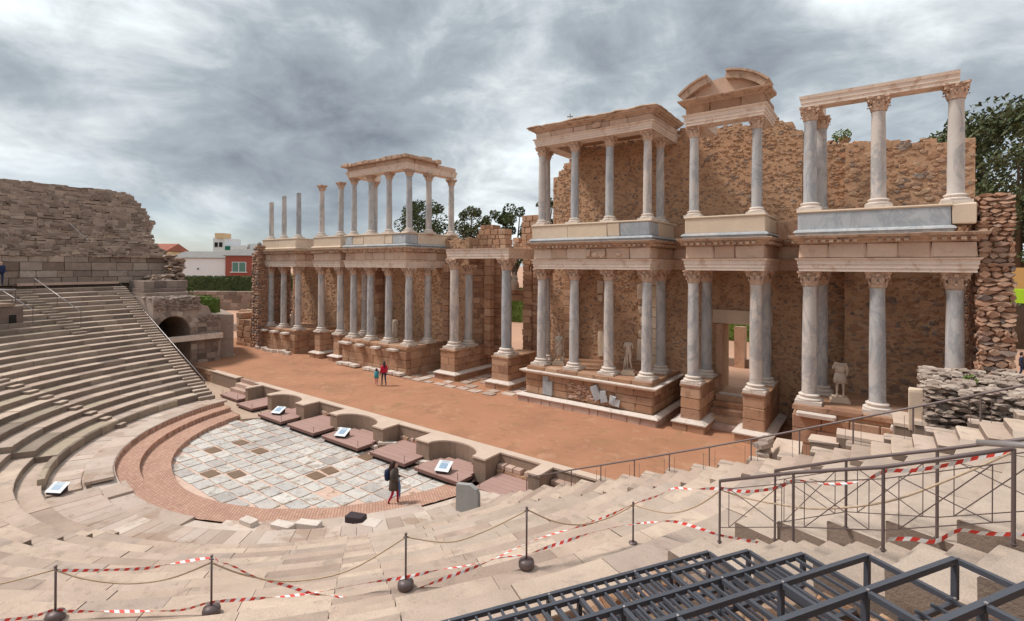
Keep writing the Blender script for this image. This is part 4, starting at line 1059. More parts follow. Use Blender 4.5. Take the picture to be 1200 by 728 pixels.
# set-back linking walls (entablature runs along the rear wall between the pavilions)
def linkband(label,x0,x1,y):
    t=thing('wall_band',label,'cornice',((x0+x1)/2,y,ZA),'recessed entablature bands between the pavilions')
    P=[(x0,y),(x1,y)]
    b=MB(); sweep(b,P,ARC(ZA,.55,.3)); b.build('architrave',M['frieze'],t)
    course(t,P,ZA+.55,ZA+1.15,0,.3,1.1,'frieze',name='frieze_block',gap=.008)
    b=MB(); sweep(b,P,COR(ZA+1.15,.35,.34,.3),.03,.28); b.build('cornice',M['cornice'],t)
    course(t,P,10.2,11.2,-.02,.4,1.0,'ash')
linkband('recessed cornice band between the middle right pavilion and the doorway',12.6,14.4,11.7)
linkband('recessed cornice band between the doorway and the far right pavilion',17.8,19.2,11.7)
linkband('recessed cornice band right of the far left pavilion',-19.85,-17.2,11.7)
linkband('recessed cornice band left of the middle left pavilion',-13.45,-12.6,11.7)
# gateway beam
t=thing('gateway_beam','pale marble beam over the central gateway columns returning to the pavilion at right','entablature',(0,9.5,9.36))
b=MB(); sweep(b,[(-2.68,9.5),(2.74,9.5),(2.74,13.2)],ARC(9.36,.66,.75)); b.build('architrave',M['arch'],t)
b=MB(); b.box(-2.68,-1.93,10.26,13.2,9.37,9.98,.005); b.build('side_beam',M['arch'],t)
# upper entablatures
t=entab('inscribed upper entablature with a projecting cornice on the middle right pavilion',stairpath(5.58,12.62,8.3,12.2),ZV,.42,.36,.26,.34,GE,dent=False,depth=.85)
b=MB(); sweep(b,stairpath(5.58,12.62,8.3,12.2),[(-.8,16.885),(.37,16.885),(.40,16.93),(.34,16.99),(-.8,17.0)],.05,.3); b.build('top_slab',M['cornice'],t)
b=MB(); b.box(6.3,11.8,9.1,12.1,16.45,16.7,.01); b.build('soffit',M['ash'],t)
t=entab('crumbling upper entablature standing free against the sky on the left',[(-12.55,11.0),(-12.55,8.3),(-5.55,8.3),(-5.55,13.5)],ZV,.42,.36,.0,.42,GE,dent=False,depth=.8)
b=MB()
for (p,q) in (((-12.55,9.6),(-12.55,8.3)),((-12.55,8.3),(-5.55,8.3)),((-5.55,8.3),(-5.55,11.2))):
    p=Vector(p); q=Vector(q); d=q-p; ln=d.length; d.normalize(); nr=Vector((d.y,-d.x)); s=0
    while s<ln:
        w=uni(.3,.8); c=p+d*(s+w/2)+nr*(.0+uni(-.12,.1)); h=uni(.13,.24)
        block('cornice_block','cornice',t,(c.x-nr.x*.1,c.y-nr.y*.1,16.63+h/2+.02),(w*.95,.95+uni(-.15,.15),h+.06),math.atan2(d.y,d.x)+uni(-.05,.05)); s+=w
t=thing('stone_beam','bare pale marble beam resting on the three far right upper columns','stone beam',(21.7,8.7,15.7))
b=MB(); sweep(b,[(19.2,10.9),(19.2,8.38),(24.3,8.38)],[(-.7,15.7),(0,15.7),(0,15.84),(.03,15.86),(.03,16.0),(.07,16.04),(.09,16.16),(-.7,16.16)],.004,.8); b.build('architrave',M['arch'],t)
# broken pediment over the doorway
t=entab('block with pale architrave under the broken curved pediment',stairpath(14.3,17.75,8.3,10.9),15.65,.52,.50,.0,.3,GE,dent=False,depth=.8,fm='ash')
t=thing('broken_pediment','broken curved pediment with a gap at its crown above the doorway','pediment',(16,8.4,16.6))
b=MB(); sweep(b,[(14.3,9.6),(14.3,8.3),(17.75,8.3),(17.75,9.6)],COR(16.62,.24,.34,.8),.03,.25); b.build('lower_cornice',M['cornice'],t)
cx,cz,rad=16.02,15.05,2.72
def arcpts(r_,a0,a1,n): return [(cx+r_*sin(R(a0+(a1-a0)*k/n))*1.0,cz+r_*cos(R(a0+(a1-a0)*k/n))) for k in range(n+1)]
b=MB(); inner=arcpts(2.66,-42,42,14)
b.extr([(14.35,16.86)]+inner[1:-1]+[(17.7,16.86)],(0,8.42,0),(1,0,0),(0,0,1),(0,1,0),.5); b.build('tympanum',M['frieze'],t)
for (a0,a1,l) in ((-44,-13,'left'),(4,44,'right')):
    o=arcpts(2.80,a0,a1,8); i_=arcpts(2.48,a0,a1,8)
    b=MB(); b.extr(o+i_[::-1],(0,8.02,0),(1,0,0),(0,0,1),(0,1,0),1.0); b.build('curved_cornice',M['cornice'],t)
    o=arcpts(2.88,a0,a1,8); i_=arcpts(2.785,a0,a1,8)
    b=MB(); b.extr(o+i_[::-1],(0,7.92,0),(1,0,0),(0,0,1),(0,1,0),1.1); b.build('curved_fillet',M['cornice'],t)
# relief remnants in the frieze of the middle right pavilion
for (x,z,w,h) in ((9.15,9.58,.3,.42),(9.55,9.5,.35,.3),(9.95,9.55,.42,.4),(10.9,9.5,.3,.14),(9.6,16.5,.5,.3)):
    b=MB(); b.rock((x,8.16 if z<12 else 8.2,z),w*.7,.12,h*.7); tag(b.build('relief_fragment',M['frieze']),{9.15:'leftmost carved relief remnant on the lower frieze of the middle right pavilion',9.55:'low rounded relief remnant in the middle of the lower frieze',9.95:'largest carved relief remnant on the lower frieze',10.9:'thin flat relief remnant right of the others on the lower frieze'}.get(x) if z<12 else 'small carved remnant on the inscribed upper architrave','carving','carved remnants on the friezes' )
# ================================================================ REAR WALLS
topR=interp([(0,14.3),(.9,15.5),(2.1,16.5),(8.5,16.6),(10.4,16.35),(11.8,16.3),(13.1,16.5),(13.9,16.0),(14.4,15.5)])
def wl_(s): return topR(s)+.18*mnoise.noise(Vector((s*1.3,0,0)))
stonewall('rear_wall','tall ochre rubble wall with dark stones behind the right half, pierced by the doorway','wall',(4.4,12.2),(18.8,12.2),1.2,.9,wl_,n=9500,sz=(.22,.115),nobj=280,openings=[(10.75,12.65,2.3,5.85)],jut=.05)
stonewall('rear_wall','shaded recessed rubble wall left behind the far right pavilion','wall',(18.8,12.7),(20.65,12.7),1.2,.9,lambda s:15.0+.3*mnoise.noise(Vector((s*2,3,0))),n=1500,sz=(.25,.12),nobj=120,jut=.05)
stonewall('rear_wall','sunlit ochre rubble wall with broad mortar behind the far right pavilion','wall',(20.6,11.9),(25.1,11.9),1.2,.9,lambda s:14.65-.1*s+.25*mnoise.noise(Vector((s*1.5,7,0))),n=1900,sz=(.32,.18),nobj=280,jut=.05)
stonewall('rear_wall','reddish rubble wall behind the left half of the colonnades','wall',(-27.2,12.2),(-3.0,12.2),1.2,.9,lambda s:10.9,n=7000,sz=(.23,.12),nobj=200,jut=.05,openings=[(11.2,12.6,2.3,5.8)])
def pil(label,x,y,w,z0,z1,m='ash',dy=.5):
    t=thing('pilaster',label,'pilaster',(x,y,z0)); z=z0
    while z<z1-.02:
        h=min(uni(.4,.75),z1-z); block('stone_block',m,t,(x,y,z+h/2),(w,dy,h-.02)); z+=h
    return t
t=thing('door_surround','plain beige lintel and jamb round the right side doorway','door frame',(16,12,2.3))
block('lintel','panel',t,(16.1,12.12,6.22),(2.9,.36,.72)); block('jamb','ash',t,(15.02,12.1,4.08),(.34,.5,3.55)); block('jamb','ash',t,(17.2,12.1,4.08),(.34,.5,3.55))
pil('beige stone pilaster behind the headless statue',11.45,11.95,.5,3.05,8.6,'panel')
pil('smooth brown pilaster at the left inside corner of the middle right pavilion',6.0,11.9,.8,3.05,8.7,'ash')
pil('brown block pilaster at the right end of the middle left pavilion',-5.0,12.0,.55,3.05,9.0)
pil('shallow pilaster at the left inside corner of the middle left pavilion',-13.0,11.9,.5,3.05,8.6)
CL=['uppermost pale cladding patch behind the second column from the left','second pale cladding patch from the top, behind the second column','narrow tall strip of pale cladding on the rubble wall','pointed patch of pale cladding low beside the second column','square pale cladding patch high behind the third column','pale cladding patch just below the square one behind the third column','small middle cladding patch behind the third column','smallest low cladding patch behind the third column','tall pale cladding patch next to the headless nude statue']
for (x,z,w,h) in ((7.9,7.6,.4,.8),(7.9,6.9,.3,.35),(8.3,5.6,.22,.9),(8.05,4.1,.5,1.5),(10.6,7.4,.6,.9),(10.6,6.3,.45,.4),(10.75,5.6,.4,.5),(10.6,4.9,.35,.4),(10.6,3.9,.55,1.2)):
    b=MB(); b.rock((x,12.12,z),w*.75,.1,h*.75,0,.12); tag(b.build('marble_cladding',M['panel']),CL.pop(0),'wall cladding','pale cladding patches on the rear wall')
# central recess
def brk(label,p0,p1,z0,topf,L=.8,H=.42,m='ash',th=.9,name='recess_wall'): return coursed(name,label,'wall',p0,p1,th,z0,topf,m,L,H,maxn=280,jit=.015)
brk('block wall of the central recess, left side seen beyond the gateway column',(-3.0,12.2),(-.55,14.2),.95,lambda s:9.4 if s<.5 else 9.9+.3*math.sin(s*5))
brk('narrow brown pier right of the central opening',(.55,14.2),(1.3,14.2),.95,lambda s:10.4)
brk('side wall of the central recess behind the right gateway column',(1.35,14.3),(5.0,12.3),.95,lambda s:9.9,th=.9)
t=brk('lintel wall above the central opening carrying the seated statue',(-.62,14.2),(.62,14.2),6.25,lambda s:7.05)
pil('stone half pilaster left of the central gateway opening',-1.35,12.6,.55,2.3,9.5)
brk('ragged stub of block masonry rising above the central gateway, left part',(-2.6,12.2),(.3,12.25),9.9,interp([(0,10.2),(.4,11.9),(1.5,12.0),(2.0,11.6),(2.9,11.3)]),L=.5,H=.36,th=.9,name='ruined_stub')
brk('small masonry stub just left of the middle right parapet',(1.85,12.2),(3.4,12.2),9.9,interp([(0,10.8),(.1,12.2),(1.0,12.45),(1.5,12.3)]),L=.5,H=.36,name='ruined_stub')
brk('low connecting masonry between the two upper stubs',(1.1,12.25),(1.85,12.25),9.9,lambda s:10.65,L=.5,H=.36,name='ruined_stub')
# rubble pier at the right end
t=coursed('rubble_pier','tall pier of stacked rubble stones closing the right end of the stage building','wall',(24.85,8.35),(25.72,8.35),3.6,2.9,lambda s:11.5,'rubp',.33,.17,maxn=290,jit=.05,rocky=True)
b=MB()
for q in range(900):
    b.rock((24.86+uni(-.06,.04),uni(8.4,11.9),uni(3,11.45)),.1,uni(.12,.24),uni(.07,.13))
for q in range(60): b.rock((uni(24.9,25.6),uni(8.5,11.8),11.45),uni(.12,.25),uni(.12,.25),uni(.08,.16),uni(0,3))
b.build('side_stones',M['rubp'],t,kind='stuff')
# ================================================================ RIGHT ENTRANCE RUIN
t=thing('entrance_ruin','eroded pale topped rubble mass of the right entrance beside the last large column','ruin',(25,2,4.2))
b=MB(); b.prism([(23.15,.2),(27.5,-.3),(29.5,3.4),(23.2,3.2)],3.0,5.7); b.build('core',M['rubd'],t)
b=MB()
dk=MB()
for q in range(2300):
    x=uni(23.0,28.5); s=(x-23)/5.5; y=uni(-.05,3.3); face=rnd()
    if face<.5: y=.12-.25*s+uni(-.12,.12); z=uni(4.0,5.95); y-=.25*max(0,5.0-z)*mnoise.noise(Vector((x,z,0)))
    elif face<.62: x=23.08+uni(-.1,.1); z=uni(4.0,5.9)
    else: z=5.75+uni(-.08,.14)+.25*s+.12*mnoise.noise(Vector((x*1.3,y*1.3,0)))
    (b if z>5.25+.2*mnoise.noise(Vector((x*2,y,3))) else dk).rock((x,y,z),uni(.09,.24),uni(.09,.22),uni(.035,.075),uni(-.5,.5),.16)
dk.build('lower_rubble',M['rubd'],t,kind='stuff')
b.build('rubble',M['rubl'],t,kind='stuff')
t=thing('entrance_walls','low concrete walls and sloping slab of the right side entrance beyond the railing','wall',(21,1,2))
b=MB(); b.add([(19.0,.1,2.7),(20.2,.1,3.6),(20.1,1.3,3.55),(19.3,1.9,3.35),(18.8,1.6,2.2),(19.0,.1,0),(20.2,.1,0),(20.1,1.3,0),(19.3,1.9,0),(18.8,1.6,0)],[(0,1,2,3,4),(0,5,6,1),(1,6,7,2),(2,7,8,3),(3,8,9,4),(4,9,5,0),(9,8,7,6,5)]); b.build('sloping_slab',M['conctop'],t)
for (x0,x1,y0,y1,z1) in [(20.25,21.0,1.5,2.1,3.6),(20.95,22.4,1.6,2.3,3.85),(22.3,22.75,.6,2.0,4.7),(22.7,24.2,.0,.4,4.95),(20.2,22.5,-.5,-.1,3.2)]:
    b=MB(); b.box(x0,x1,y0,y1,0,z1-.06,.02); b.build('wall',M['conc'],t); b=MB(); b.box(x0-.02,x1+.02,y0-.02,y1+.02,z1-.056,z1+.02,.02); b.build('coping',M['conctop'],t)
block('marble_jamb','panel',t,(22.75,.55,5.15),(.3,.3,1.1))
for q in range(26):
    z=1.2+q*.09; block('edge_stone','rubl',t,(18.85+.03*q*.3+uni(-.06,.06),.6+uni(-.5,.9),z),(.32,.4,.14),uni(-.5,.5))
# ================================================================ FIGURES
def skinmesh(name,verts,edges,rad,root,mats,sub=1,matfn=None):
    me=bpy.data.meshes.new(name+'_skeleton'); me.from_pydata([tuple(v) for v in verts],edges,[]); o=bpy.data.objects.new('tmp',me); COL.objects.link(o)
    md=o.modifiers.new('s','SKIN'); md.use_smooth_shade=True
    sv=me.skin_vertices[0].data
    for i,r in enumerate(rad): sv[i].radius=(r,r) if not isinstance(r,tuple) else r; sv[i].use_root=(i==root)
    s=o.modifiers.new('u','SUBSURF'); s.levels=sub; s.render_levels=sub
    dg=bpy.context.evaluated_depsgraph_get(); dg.update(); res=bpy.data.meshes.new_from_object(o.evaluated_get(dg)); res.name=name
    bpy.data.objects.remove(o); bpy.data.meshes.remove(me)
    res.materials.clear()
    for m_ in mats: res.materials.append(m_)
    for p in res.polygons:
        p.use_smooth=True
        p.material_index=matfn(p.center) if matfn else 0
    return res
class Body:
    def __init__(s): s.v=[]; s.e=[]; s.r=[]; s.n={}
    def p(s,n,co,r,par=None):
        s.n[n]=len(s.v); s.v.append(Vector(co)); s.r.append(r)
        if par: s.e.append((s.n[par],s.n[n]))
def human(h=1.65,pose=None,arms=(True,True),head=True,legs=True,hands=True,bulk=1.0,forearms=(True,True)):
    """facing -Y, standing on z=0. pose: joint offsets in metres for a 1.75 m figure"""
    P=dict(pelvis=(0,0,.95),spine=(0,.01,1.12),chest=(0,.01,1.32),neck=(0,0,1.48),headb=(0,-.02,1.56),headm=(0,-.035,1.64),headt=(0,-.01,1.72),nose=(0,-.125,1.625),
        hipl=(.10,0,.90),kneel=(.10,-.02,.50),anklel=(.10,.03,.09),toel=(.12,-.16,.03),hipr=(-.10,0,.90),kneer=(-.10,-.02,.50),ankler=(-.10,.03,.09),toer=(-.12,-.16,.03),
        shl=(.19,.01,1.41),ell=(.24,.03,1.12),wrl=(.25,-.05,.87),shr=(-.19,.01,1.41),elr=(-.24,.03,1.12),wrr=(-.25,-.05,.87))
    P.update(pose or {}); k=h/1.75; B=Body(); g=lambda n:Vector(P[n])*k
    B.p('pelvis',g('pelvis'),(.15*k*bulk,.115*k*bulk)); B.p('spine',g('spine'),(.13*k*bulk,.10*k*bulk),'pelvis'); B.p('chest',g('chest'),(.16*k*bulk,.12*k*bulk),'spine'); B.p('neck',g('neck'),.06*k,'chest')
    if head:
        B.p('headb',g('headb'),.075*k,'neck'); B.p('headm',g('headm'),(.085*k,.10*k),'headb'); B.p('headt',g('headt'),.07*k,'headm'); B.p('nose',g('nose'),.014*k,'headm')
    for q in 'lr':
        if legs:
            B.p('hip'+q,g('hip'+q),.095*k*bulk,'pelvis'); B.p('knee'+q,g('knee'+q),.06*k,'hip'+q); B.p('ankle'+q,g('ankle'+q),.042*k,'knee'+q); B.p('toe'+q,g('toe'+q),.035*k,'ankle'+q)
        if arms['lr'.index(q)]:
            B.p('sh'+q,g('sh'+q),.062*k,'chest'); B.p('el'+q,g('el'+q),.043*k,'sh'+q)
            if forearms['lr'.index(q)]:
                B.p('wr'+q,g('wr'+q),.03*k,'el'+q)
                if hands:
                    d=(g('wr'+q)-g('el'+q)).normalized(); w=g('wr'+q); side=d.cross(Vector((0,0,1))); side=side.normalized() if side.length>.1 else Vector((0,1,0)); curl=d.cross(side).normalized()
                    B.p('palm'+q,w+d*.06*k,(.034*k,.018*k),'wr'+q)
                    for i,(of,L) in enumerate(((-.026,.062),(-.009,.075),(.009,.07),(.025,.055))):
                        a=w+d*.10*k+side*of*k; B.p('f%d%s'%(i,q),a,.009*k,'palm'+q); B.p('g%d%s'%(i,q),a+d*L*.55*k+curl*.012*k,.008*k,'f%d%s'%(i,q)); B.p('h%d%s'%(i,q),a+d*L*.9*k+curl*.035*k,.007*k,'g%d%s'%(i,q))
                    a=w+d*.045*k-side*.035*k; B.p('t0'+q,a,.011*k,'palm'+q); B.p('t1'+q,a+d*.04*k-side*.02*k+curl*.01*k,.009*k,'t0'+q)
    return B
def figure(name,label,cat,loc,rz,B,mats,matfn=None,sub=1,group=None):
    me=skinmesh('body',B.v,B.e,B.r,0,mats,sub,matfn); rot=Matrix.Rotation(rz,4,'Z'); me.transform(rot)
    t=thing(name,label,cat,loc,group); link('body',me,t,loc); t['_']=0; del t['_']
    return t,rot
def attach(t,rot,b,name,mats,smooth=True,parent=None):
    me=b.mesh(name,mats,smooth); me.transform(rot); return link(name,me,t,t.location)
def drape(b,prof,n=26,fold=.05,ph=0,sq=(1,1),c=(0,0)):
    """cloth hanging round the body: prof (r,z,foldamount)"""
    vs=[]
    for (r,z,f) in prof:
        for k in range(n):
            a=2*pi*k/n; rr=r*(1+f*fold*(1 if k%2 else -1)+f*.06*sin(3*a+ph+z*3)); vs.append((c[0]+rr*cos(a)*sq[0],c[1]+rr*sin(a)*sq[1],z))
    fs=[(i*n+k,i*n+(k+1)%n,(i+1)*n+(k+1)%n,(i+1)*n+k) for i in range(len(prof)-1) for k in range(n)]+[tuple(range(n))[::-1],tuple((len(prof)-1)*n+k for k in range(n))]
    b.add(vs,fs)
def statue(label,x,y,z,h,rz,kind):
    ph=.22; 
    if kind=='togate':
        B=human(h,dict(kneel=(.08,-.05,.5),elr=(-.25,-.02,1.15),wrr=(-.10,-.20,1.2)),hands=True,bulk=1.1)
    elif kind=='torso':
        B=human(h,dict(pelvis=(.03,0,.95),kneel=(.10,-.08,.5),kneer=(-.06,0,.5),ankler=(-.05,.05,.09),anklel=(.16,.04,.09)),head=False,arms=(True,True),forearms=(False,False),bulk=1.12)
    elif kind=='cuirass':
        B=human(h,dict(kneel=(.12,-.06,.5),anklel=(.14,0,.09),elr=(-.27,.03,1.18)),head=False,forearms=(False,False),bulk=1.2)
    elif kind=='female':
        B=human(h,dict(),head=False,forearms=(False,False),bulk=1.05)
    t,rot=figure('statue',label,'statue',(x,y,z+ph),rz,B,[M['stat']],sub=1,group='ancient statues on the podia')
    k=h/1.75; b=MB()
    if kind=='togate':
        drape(b,[(.20*k,.30*k,1.5),(.19*k,.6*k,1.3),(.19*k,.9*k,1.),(.17*k,1.15*k,.6),(.15*k,1.35*k,.4),(.08*k,1.44*k,0)],28,.10,.3,(1.1,.85)); attach(t,rot,b,'toga',M['stat'])
        b=MB(); b.tube([(.2*k,-.1*k,1.4*k),(.05*k,-.19*k,1.1*k),(-.12*k,-.2*k,.9*k),(-.2*k,-.05*k,.75*k)],[.05*k,.07*k,.07*k,.05*k],7); attach(t,rot,b,'fold',M['stat'])
        b=MB(); b.box(.12*k,.3*k,-.05,.12,0,.5*k,.02); attach(t,rot,b,'support',M['stat'],False)
    if kind=='cuirass':
        drape(b,[(.24*k,.60*k,1.6),(.22*k,.8*k,1.2),(.2*k,.98*k,.5),(.17*k,1.05*k,.2)],24,.10,0,(1,.85)); attach(t,rot,b,'skirt',M['stat'])
        b=MB(); drape(b,[(.165*k,1.0*k,.2),(.18*k,1.2*k,.1),(.20*k,1.36*k,0),(.10*k,1.46*k,0)],18,.03,0,(1.05,.75)); attach(t,rot,b,'cuirass',M['stat'])
        b=MB(); b.tube([(-.2*k,-.02,1.46*k),(.0,-.12*k,1.44*k),(.2*k,-.02,1.44*k),(.27*k,.05,1.2*k),(.24*k,.1,.9*k)],[.06*k,.06*k,.08*k,.07*k,.05*k],7); attach(t,rot,b,'shoulder_cloak',M['stat'],False)
    if kind=='torso':
        b=MB(); b.tube([(-.2*k,.05,0),(-.19*k,.06,.45*k),(-.12*k,.05,.8*k)],[.09*k,.075*k,.05*k],7); attach(t,rot,b,'tree_trunk_support',M['stat'])
    if kind=='female':
        drape(b,[(.21*k,.04*k,1.6),(.2*k,.5*k,1.4),(.19*k,.9*k,1.),(.15*k,1.15*k,.6),(.17*k,1.35*k,.5),(.08*k,1.47*k,0)],28,.10,1.,(1.05,.85)); attach(t,rot,b,'gown',M['stat'])
    q=MB(); q.box(-.36,.36,-.3,.3,-ph,-.1,.01); q.box(-.30,.30,-.25,.25,-.1,.012,.02)
    me=q.mesh('plinth',M['panel']); me.transform(rot); link('plinth',me,t,t.location)
    return t
statue('draped statue with a head, left of the second front column on the middle right podium',6.62,9.35,3.05,1.72,.35,'togate')
statue('headless and armless nude statue standing between the third and fourth front columns',10.98,9.35,3.05,1.78,.3,'torso')
statue('headless statue in a cuirass and short skirt on the far right podium',20.55,9.7,3.05,1.72,.15,'cuirass')
statue('headless draped statue, left one of the pair behind the middle left columns',-10.75,9.6,3.05,1.7,.6,'female')
statue('headless statue with a wide cloak, right one of the pair behind the middle left columns',-8.05,9.4,3.05,1.72,.6,'female')
# seated figure above the central opening
Bs=human(1.62,dict(pelvis=(0,.1,.62),spine=(0,.12,.80),chest=(0,.1,1.02),neck=(0,.07,1.2),headb=(0,.04,1.28),headm=(0,.02,1.37),headt=(0,.03,1.45),nose=(0,-.07,1.36),hipl=(.12,.05,.60),kneel=(.2,-.36,.62),anklel=(.16,-.34,.12),toel=(.17,-.52,.05),hipr=(-.12,.05,.60),kneer=(-.18,-.33,.55),ankler=(-.1,-.2,.12),toer=(-.1,-.38,.05),shl=(.2,.1,1.1),ell=(.3,.02,.85),wrl=(.2,-.22,.74),shr=(-.2,.1,1.1),elr=(-.3,.0,.86),wrr=(-.18,-.2,.72)),bulk=1.15)
t,rot=figure('statue','seated stone figure high up in the central gateway opening','statue',(.1,13.7,7.07),.5,Bs,[M['stat']],group=None)
b=MB(); drape(b,[(.3,.05,1.6),(.33,.35,1.4),(.3,.62,1.),(.18,.8,.3)],24,.1,0,(1,1.0),(0,-.1)); attach(t,rot,b,'robe',M['stat']); b=MB(); b.box(-.28,.28,.0,.45,0,.55,.02); attach(t,rot,b,'seat',M['stat'],False)
b=MB(); b.lathe([(.2,0),(.18,.15),(.16,.7),(.2,.95),(.17,1.1),(.08,1.15),(.10,1.3),(.06,1.42)],12); o=b.build('statue_stump',M['stat']); o.location=(-22.4,9.4,3.05); tag(o,'weathered stump of a statue between the far left columns','statue')
# people
walk=dict(hipl=(.09,0,.9),kneel=(.09,-.12,.51),anklel=(.09,-.12,.09),toel=(.10,-.31,.03),kneer=(-.09,.03,.5),ankler=(-.09,.22,.13),toer=(-.09,.09,.03))
def persw(x,y,z,h,rz,label,pose,mf,mats,group=None):
    pp=dict(walk); pp.update(pose); B=human(h,pp); return figure('person',label,'person',(x,y,z),rz,B,mats,mf,1,group)
# woman on the orchestra, walking to the right
t,rot=persw(7.6,-3.95,.03,1.60,R(120),'woman in a dark taupe coat and crimson trousers walking right across the orchestra',dict(ell=(.23,.02,1.14),wrl=(.16,-.24,1.12),elr=(-.23,.03,1.13),wrr=(-.14,-.22,1.06),headb=(0,-.04,1.55),headm=(0,-.07,1.62),nose=(0,-.165,1.585)),
    lambda c: 2 if c.z<.17 else (1 if c.z<.86 else (0 if c.z>1.36 or (c.y<-.19 and c.z>.9) else 3)),[M['skin'],M['redt'],M['boot'],M['coat']])
b=MB(); drape(b,[(.225,.60,.6),(.215,.75,.5),(.195,.95,.3),(.185,1.1,.2),(.19,1.25,.1),(.14,1.37,0),(.08,1.41,0)],22,.04,0,(1,.82)); attach(t,rot,b,'coat',M['coat'])
for s_ in (-1,1):
    b=MB(); b.tube([(s_*.17,.01,1.31),(s_*.215,.025,1.05),(s_*.15,-.17,1.0)],[.075,.062,.048],8); attach(t,rot,b,'coat_sleeve',M['coat'])
b=MB(); b.tube([(0,.0,1.60),(0,.04,1.50),(0,.09,1.36),(0,.11,1.2),(0,.10,1.12)],[.075,.115,.12,.10,.04],9); b.tube([(.05,-.02,1.54),(.09,.02,1.36),(.08,.04,1.2)],[.05,.05,.02],6); attach(t,rot,b,'hair',M['hairb'])
bp=MB(); bp.tube([(0,.20,1.32),(0,.25,1.25),(0,.26,1.1),(0,.24,.95),(0,.21,.90)],[.05,.115,.125,.12,.05],8)
me=bp.mesh('backpack',M['navy'],True); me.transform(rot); tag(link('backpack',me,None,t.location),'small dark blue backpack on the walking woman','backpack')
bp=MB(); bp.tube([(-.15,-.24,1.12),(-.15,-.24,1.0),(-.16,-.26,.8),(-.17,-.27,.45),(-.17,-.27,.32)],[.012,.016,.05,.028,.008],8)
me=bp.mesh('umbrella',M['umb'],True); me.transform(rot); tag(link('umbrella',me,None,t.location),'folded blue umbrella held by the walking woman','umbrella')
# couple on the stage
t,rot=persw(-4.23,5.25,1.0,1.58,R(-110),'dark haired adult in a crimson top and navy trousers on the stage',dict(),lambda c: 2 if c.z<.1 else (1 if c.z<.88 else (3 if c.z<1.33 and abs(c.x)<.4 and c.z>.8 else 0)),[M['skin'],M['navy'],M['black'],M['redc']])
b=MB(); drape(b,[(.16,.84,.3),(.15,1.0,.2),(.165,1.2,.1),(.10,1.34,0)],16,.03,0,(1.05,.78)); attach(t,rot,b,'jacket',M['redc'])
for s_ in (-1,1):
    b=MB(); b.tube([(s_*.16,.01,1.27),(s_*.21,.03,1.02),(s_*.22,-.03,.84)],[.06,.05,.04],7); attach(t,rot,b,'sleeve',M['redc'])
b=MB(); b.tube([(0,.0,1.57),(0,.05,1.46),(0,.09,1.3),(0,.09,1.12)],[.07,.10,.08,.04],8); attach(t,rot,b,'hair',M['black'])
t,rot=persw(-4.6,4.95,1.0,1.14,R(-140),'child in a turquoise top and pink leggings beside the adult on the stage',dict(wrl=(.10,-.12,1.5),ell=(.27,-.06,1.3),wrr=(-.10,-.12,1.5),elr=(-.27,-.06,1.3)),lambda c: 2 if c.z<.07 else (1 if c.z<.6 else (3 if c.z<.93 else 0)),[M['skin'],M['pinkc'],M['hw'],M['teal']])
b=MB(); drape(b,[(.15,.50,.3),(.14,.65,.2),(.14,.82,.1),(.09,.93,0)],16,.03,0,(1.05,.8)); attach(t,rot,b,'jacket',M['teal'])
b=MB(); b.tube([(0,.0,1.12),(0,.03,1.03),(0,.05,.95)],[.06,.085,.05],8); attach(t,rot,b,'hair',M['black'])
# person at the left landing and at the right edge
ax,ay=22.3*cos(R(-156)),22.3*sin(R(-156))
sitp=dict(wrl=(.2,-.3,1.02),wrr=(-.2,-.3,1.02),chest=(0,-.05,1.3),neck=(0,-.1,1.46),headb=(0,-.14,1.53),headm=(0,-.16,1.61),headt=(0,-.15,1.69),nose=(0,-.26,1.59),shl=(.19,-.05,1.39),shr=(-.19,-.05,1.39))
px_,py_=28.2*cos(R(-160.6)),28.2*sin(R(-160.6))
B=human(1.7,sitp); t,rot=figure('person','person in a dark blue jacket leaning behind the railing at the far left edge','person',(px_,py_,7.35),R(95),B,[M['skinp'],M['navy'],M['black']],lambda c:1 if .1<c.z<1.38 else (2 if c.z<.1 else 0))
b=MB(); drape(b,[(.21,.85,.2),(.2,1.0,.2),(.24,1.25,.1),(.22,1.36,0),(.1,1.44,0)],16,.03,0,(1.05,.8)); attach(t,rot,b,'jacket',M['navy'])
B=human(1.65,dict(walk)); t,rot=figure('person','person in dark blue jacket and jeans at the far right edge beyond the rubble pier','person',(28.75,26.0,2.25),R(70),B,[M['skin'],M['navy'],M['black']],lambda c:1 if .1<c.z<1.34 else (2 if c.z<.1 else 0))
b=MB(); drape(b,[(.2,.8,.2),(.19,1.0,.2),(.2,1.2,.1),(.1,1.38,0)],16,.03,0,(1.05,.8)); attach(t,rot,b,'jacket',M['black']); b=MB(); b.tube([(0,.0,1.62),(0,.04,1.5),(0,.06,1.4)],[.06,.1,.05],8); attach(t,rot,b,'hair',M['hairb'])
